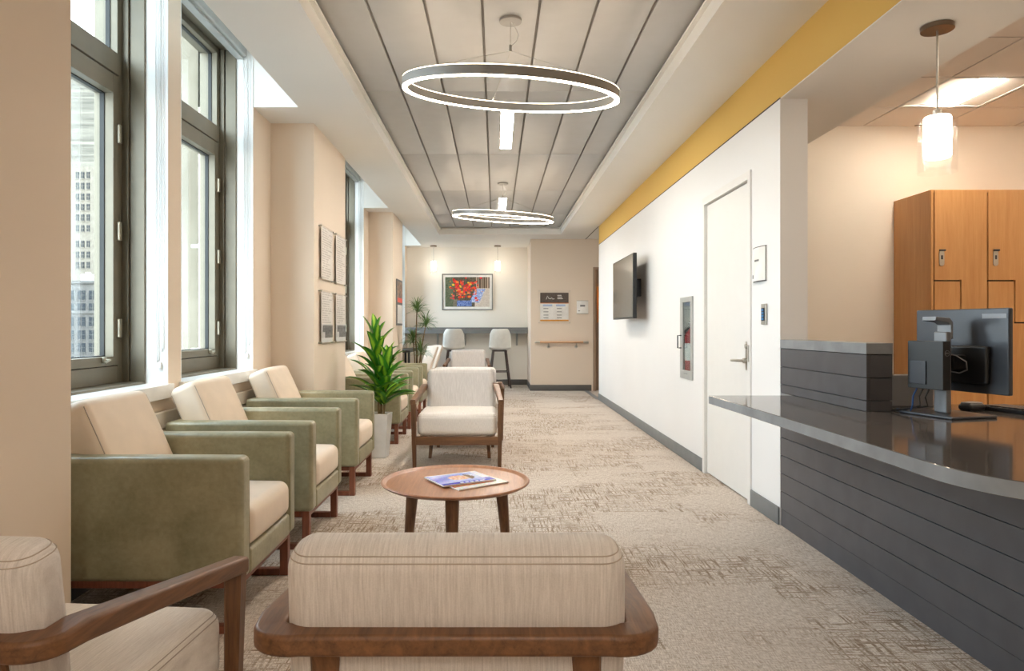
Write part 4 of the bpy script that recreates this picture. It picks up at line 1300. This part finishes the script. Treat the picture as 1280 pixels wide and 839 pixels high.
def building(name, x0, x1, y, depth, z0, z1, mat, label, cols, rows, ww, wh, band=None):
    r = thing(name, ((x0+x1)/2, y, z0), 0, label, 'building')
    cx = (x0+x1)/2
    bm = B(); bbox(bm, x0-cx, x1-cx, 0, depth, 0, z1-z0, .05)
    if band:
        for z in band: bbox(bm, x0-cx-.4, x1-cx+.4, -.5, -.02, z-z0, z-z0+.8, .05)
    fin('wall', bm, mat, r)
    first = None
    for z in rows:
        for x in cols:
            if first is None:
                bm = B(); box(bm, -ww/2, ww/2, -.12, .1, -wh/2, wh/2)
                box(bm, -ww/2-.12, ww/2+.12, -.3, -.121, -wh/2-.3, -wh/2-.05, 1); box(bm, -.06, .06, -.18, -.121, -wh/2, wh/2, 1); box(bm, -ww/2, ww/2, -.18, -.1215, -.06, .06, 1)
                first = o = fin('window', bm, [M['far_window'], mat], r, smooth=False)
            else:
                o = first.copy(); COL.objects.link(o)
            o.location = (x-cx, 0, z-z0)
    return r
def AX(px, Y): return (px-619.5)*Y/853
def AZ(py, Y): return 1.15-(py-410.3)*Y/853
Y1_ = 190.
building('office_block', AX(60,Y1_), AX(139.5,Y1_), Y1_, 30, -32, AZ(352,Y1_), M['brick_grey'], 'grey stone block with paired windows, low in the nearest window view', [AX(p,Y1_) for p in (76,87.5,102,116,128.5)], [AZ(p,Y1_) for p in (369,385,402,418.5,434.5,451,467,483)], 2.1, 2.5, band=[AZ(392,Y1_), AZ(352,Y1_)-.6])
r = thing('rooftop_plant', (AX(114,Y1_), Y1_+6, AZ(352,Y1_)), 0, 'white rooftop machinery on top of the grey stone block', 'machinery')
for (x, w, h) in ((-6,3.2,2.4),(-1.5,2.6,3.4),(3,3,2.2)):
    bm = B(); bbox(bm, x, x+w, -1, 1.5, 0.02, h, .1); cyl(bm, (x+w/2,0,h+.3), .7, .6, 12); fin('unit', bm, M['white_plastic'], r)
Y2_ = 240.
building('brick_tower', AX(40,Y2_), AX(127,Y2_), Y2_, 30, -32, AZ(208,Y2_), M['brick_white'], 'cream brick tower with rows of small windows above the grey block', [AX(p,Y2_) for p in (73,84.5,97,103.5,110.5)], [AZ(p,Y2_) for p in (219,232.5,246,259,272,285.5,305,318.5,331.5)], 1.1, 2.2)
Y3_ = 330.
building('stone_tower', AX(20,Y3_), AX(150,Y3_), Y3_, 30, -32, AZ(46,Y3_), M['stone_far'], 'tall pale coursed stone tower behind the brick tower, nearly blank', [AX(60,Y3_)], [AZ(180,Y3_)], 2, 3)
r = thing('tree', (AX(118,150.), 150., -32), 0, 'yellow autumn tree top at the foot of the grey block', 'tree')
bm = B(); tube(bm, [(0,0,0),(.2,0,8),(0,0,20)], [.5,.35,.15], 8); fin('trunk', bm, M['stem'], r)
bm = B(); rt = random.Random(2)
for k in range(60):
    a = rt.uniform(0,6.28); q = rt.uniform(0,3.2); Mx = Matrix.Translation((q*math.cos(a), q*math.sin(a), 20.5+rt.uniform(-2.5,2.6)-q*.5)) @ Matrix.Rotation(rt.uniform(0,3),4,'X')
    bmesh.ops.create_icosphere(bm, subdivisions=1, radius=rt.uniform(.4,.9), matrix=Mx)
fin('foliage', bm, M['yellow_tree'], r)

# the building's own projecting stone wing outside the second window, with a downpipe
r = thing('stone_wing', (-3.95, 8.0, -8), 0, 'cream limestone wing of the same building outside the second window', 'building')
bm = B(); bbox(bm, -.5, .46, 0, 2.4, 0, 19, .02); bbox(bm, .4601, .6, .25, 2.3, 0, 19, .02)
fin('wall', bm, M['pier_stone'], r)
r = thing('downpipe', (-3.40, 7.9, -8), 0, 'grey metal downpipe strapped to the stone wing outside', 'pipe')
bm = B(); tube(bm, [(0,0,0),(0,0,19)], .035, 12); fin('pipe', bm, M['blind'], r)
for z in (8.9, 10.1, 11.3, 12.5):
    bm = B(); cyl(bm, (0,0,z), .045, .05, 14); bbox(bm, -.12, -.03, -.01, .01, z-.02, z+.02, .002); fin('strap', bm, M['blind'], r)

# ------------------------------------------------------------------ light
w = bpy.data.worlds.new('sky'); sc.world = w; w.use_nodes = True
nt = w.node_tree; bg = nt.nodes['Background']
tc = nt.nodes.new('ShaderNodeTexCoord'); sp = nt.nodes.new('ShaderNodeSeparateXYZ'); cr = nt.nodes.new('ShaderNodeValToRGB')
nt.links.new(tc.outputs['Generated'], sp.inputs[0]); nt.links.new(sp.outputs[2], cr.inputs[0])
cr.color_ramp.elements[0].position = 0; cr.color_ramp.elements[0].color = (.9,.95,1,1)
cr.color_ramp.elements[1].position = .8; cr.color_ramp.elements[1].color = (.66,.82,1,1)
nt.links.new(cr.outputs[0], bg.inputs['Color']); bg.inputs['Strength'].default_value = 5.2

sun = bpy.data.lights.new('sun', 'SUN'); sun.energy = 1.2; sun.angle = math.radians(8); sun.color = (1,.95,.86)
so = bpy.data.objects.new('sun', sun); COL.objects.link(so); so.rotation_euler = (math.radians(38), 0, math.radians(-35)); so.location = (-20,-20,30)

for i, (a, b) in enumerate(WINS):
    L_ = bpy.data.lights.new('window_daylight', 'AREA'); L_.shape = 'RECTANGLE'; L_.size = 2.3; L_.size_y = b-a-.15
    L_.energy = 1; L_.cycles.is_portal = True
    lo = bpy.data.objects.new('window_daylight', L_); COL.objects.link(lo)
    lo.location = (-2.19, (a+b)/2, 2.08); lo.rotation_euler = (0, -PI/2, 0)

# ------------------------------------------------------------------ camera
cam = bpy.data.cameras.new('camera'); co = bpy.data.objects.new('camera', cam); COL.objects.link(co)
co.location = (0,0,1.15); co.rotation_euler = (PI/2, 0, 0)
cam.sensor_width = 36; cam.lens = 36*853/1280
cam.shift_x = (640-619.5)/1280; cam.shift_y = -(419.5-410.3)/1280
cam.clip_start = .05; cam.clip_end = 1000
sc.camera = co
vs = sc.view_settings; vs.view_transform = 'Standard'; vs.look = 'None'; vs.gamma = 1; vs.exposure = 1.25; vs.use_curve_mapping = False
sc.cycles.max_bounces = 10; sc.cycles.diffuse_bounces = 6; sc.cycles.transparent_max_bounces = 16
sc.cycles.sample_clamp_indirect = 6; sc.cycles.use_denoising = True; sc.cycles.caustics_reflective = False; sc.cycles.caustics_refractive = False
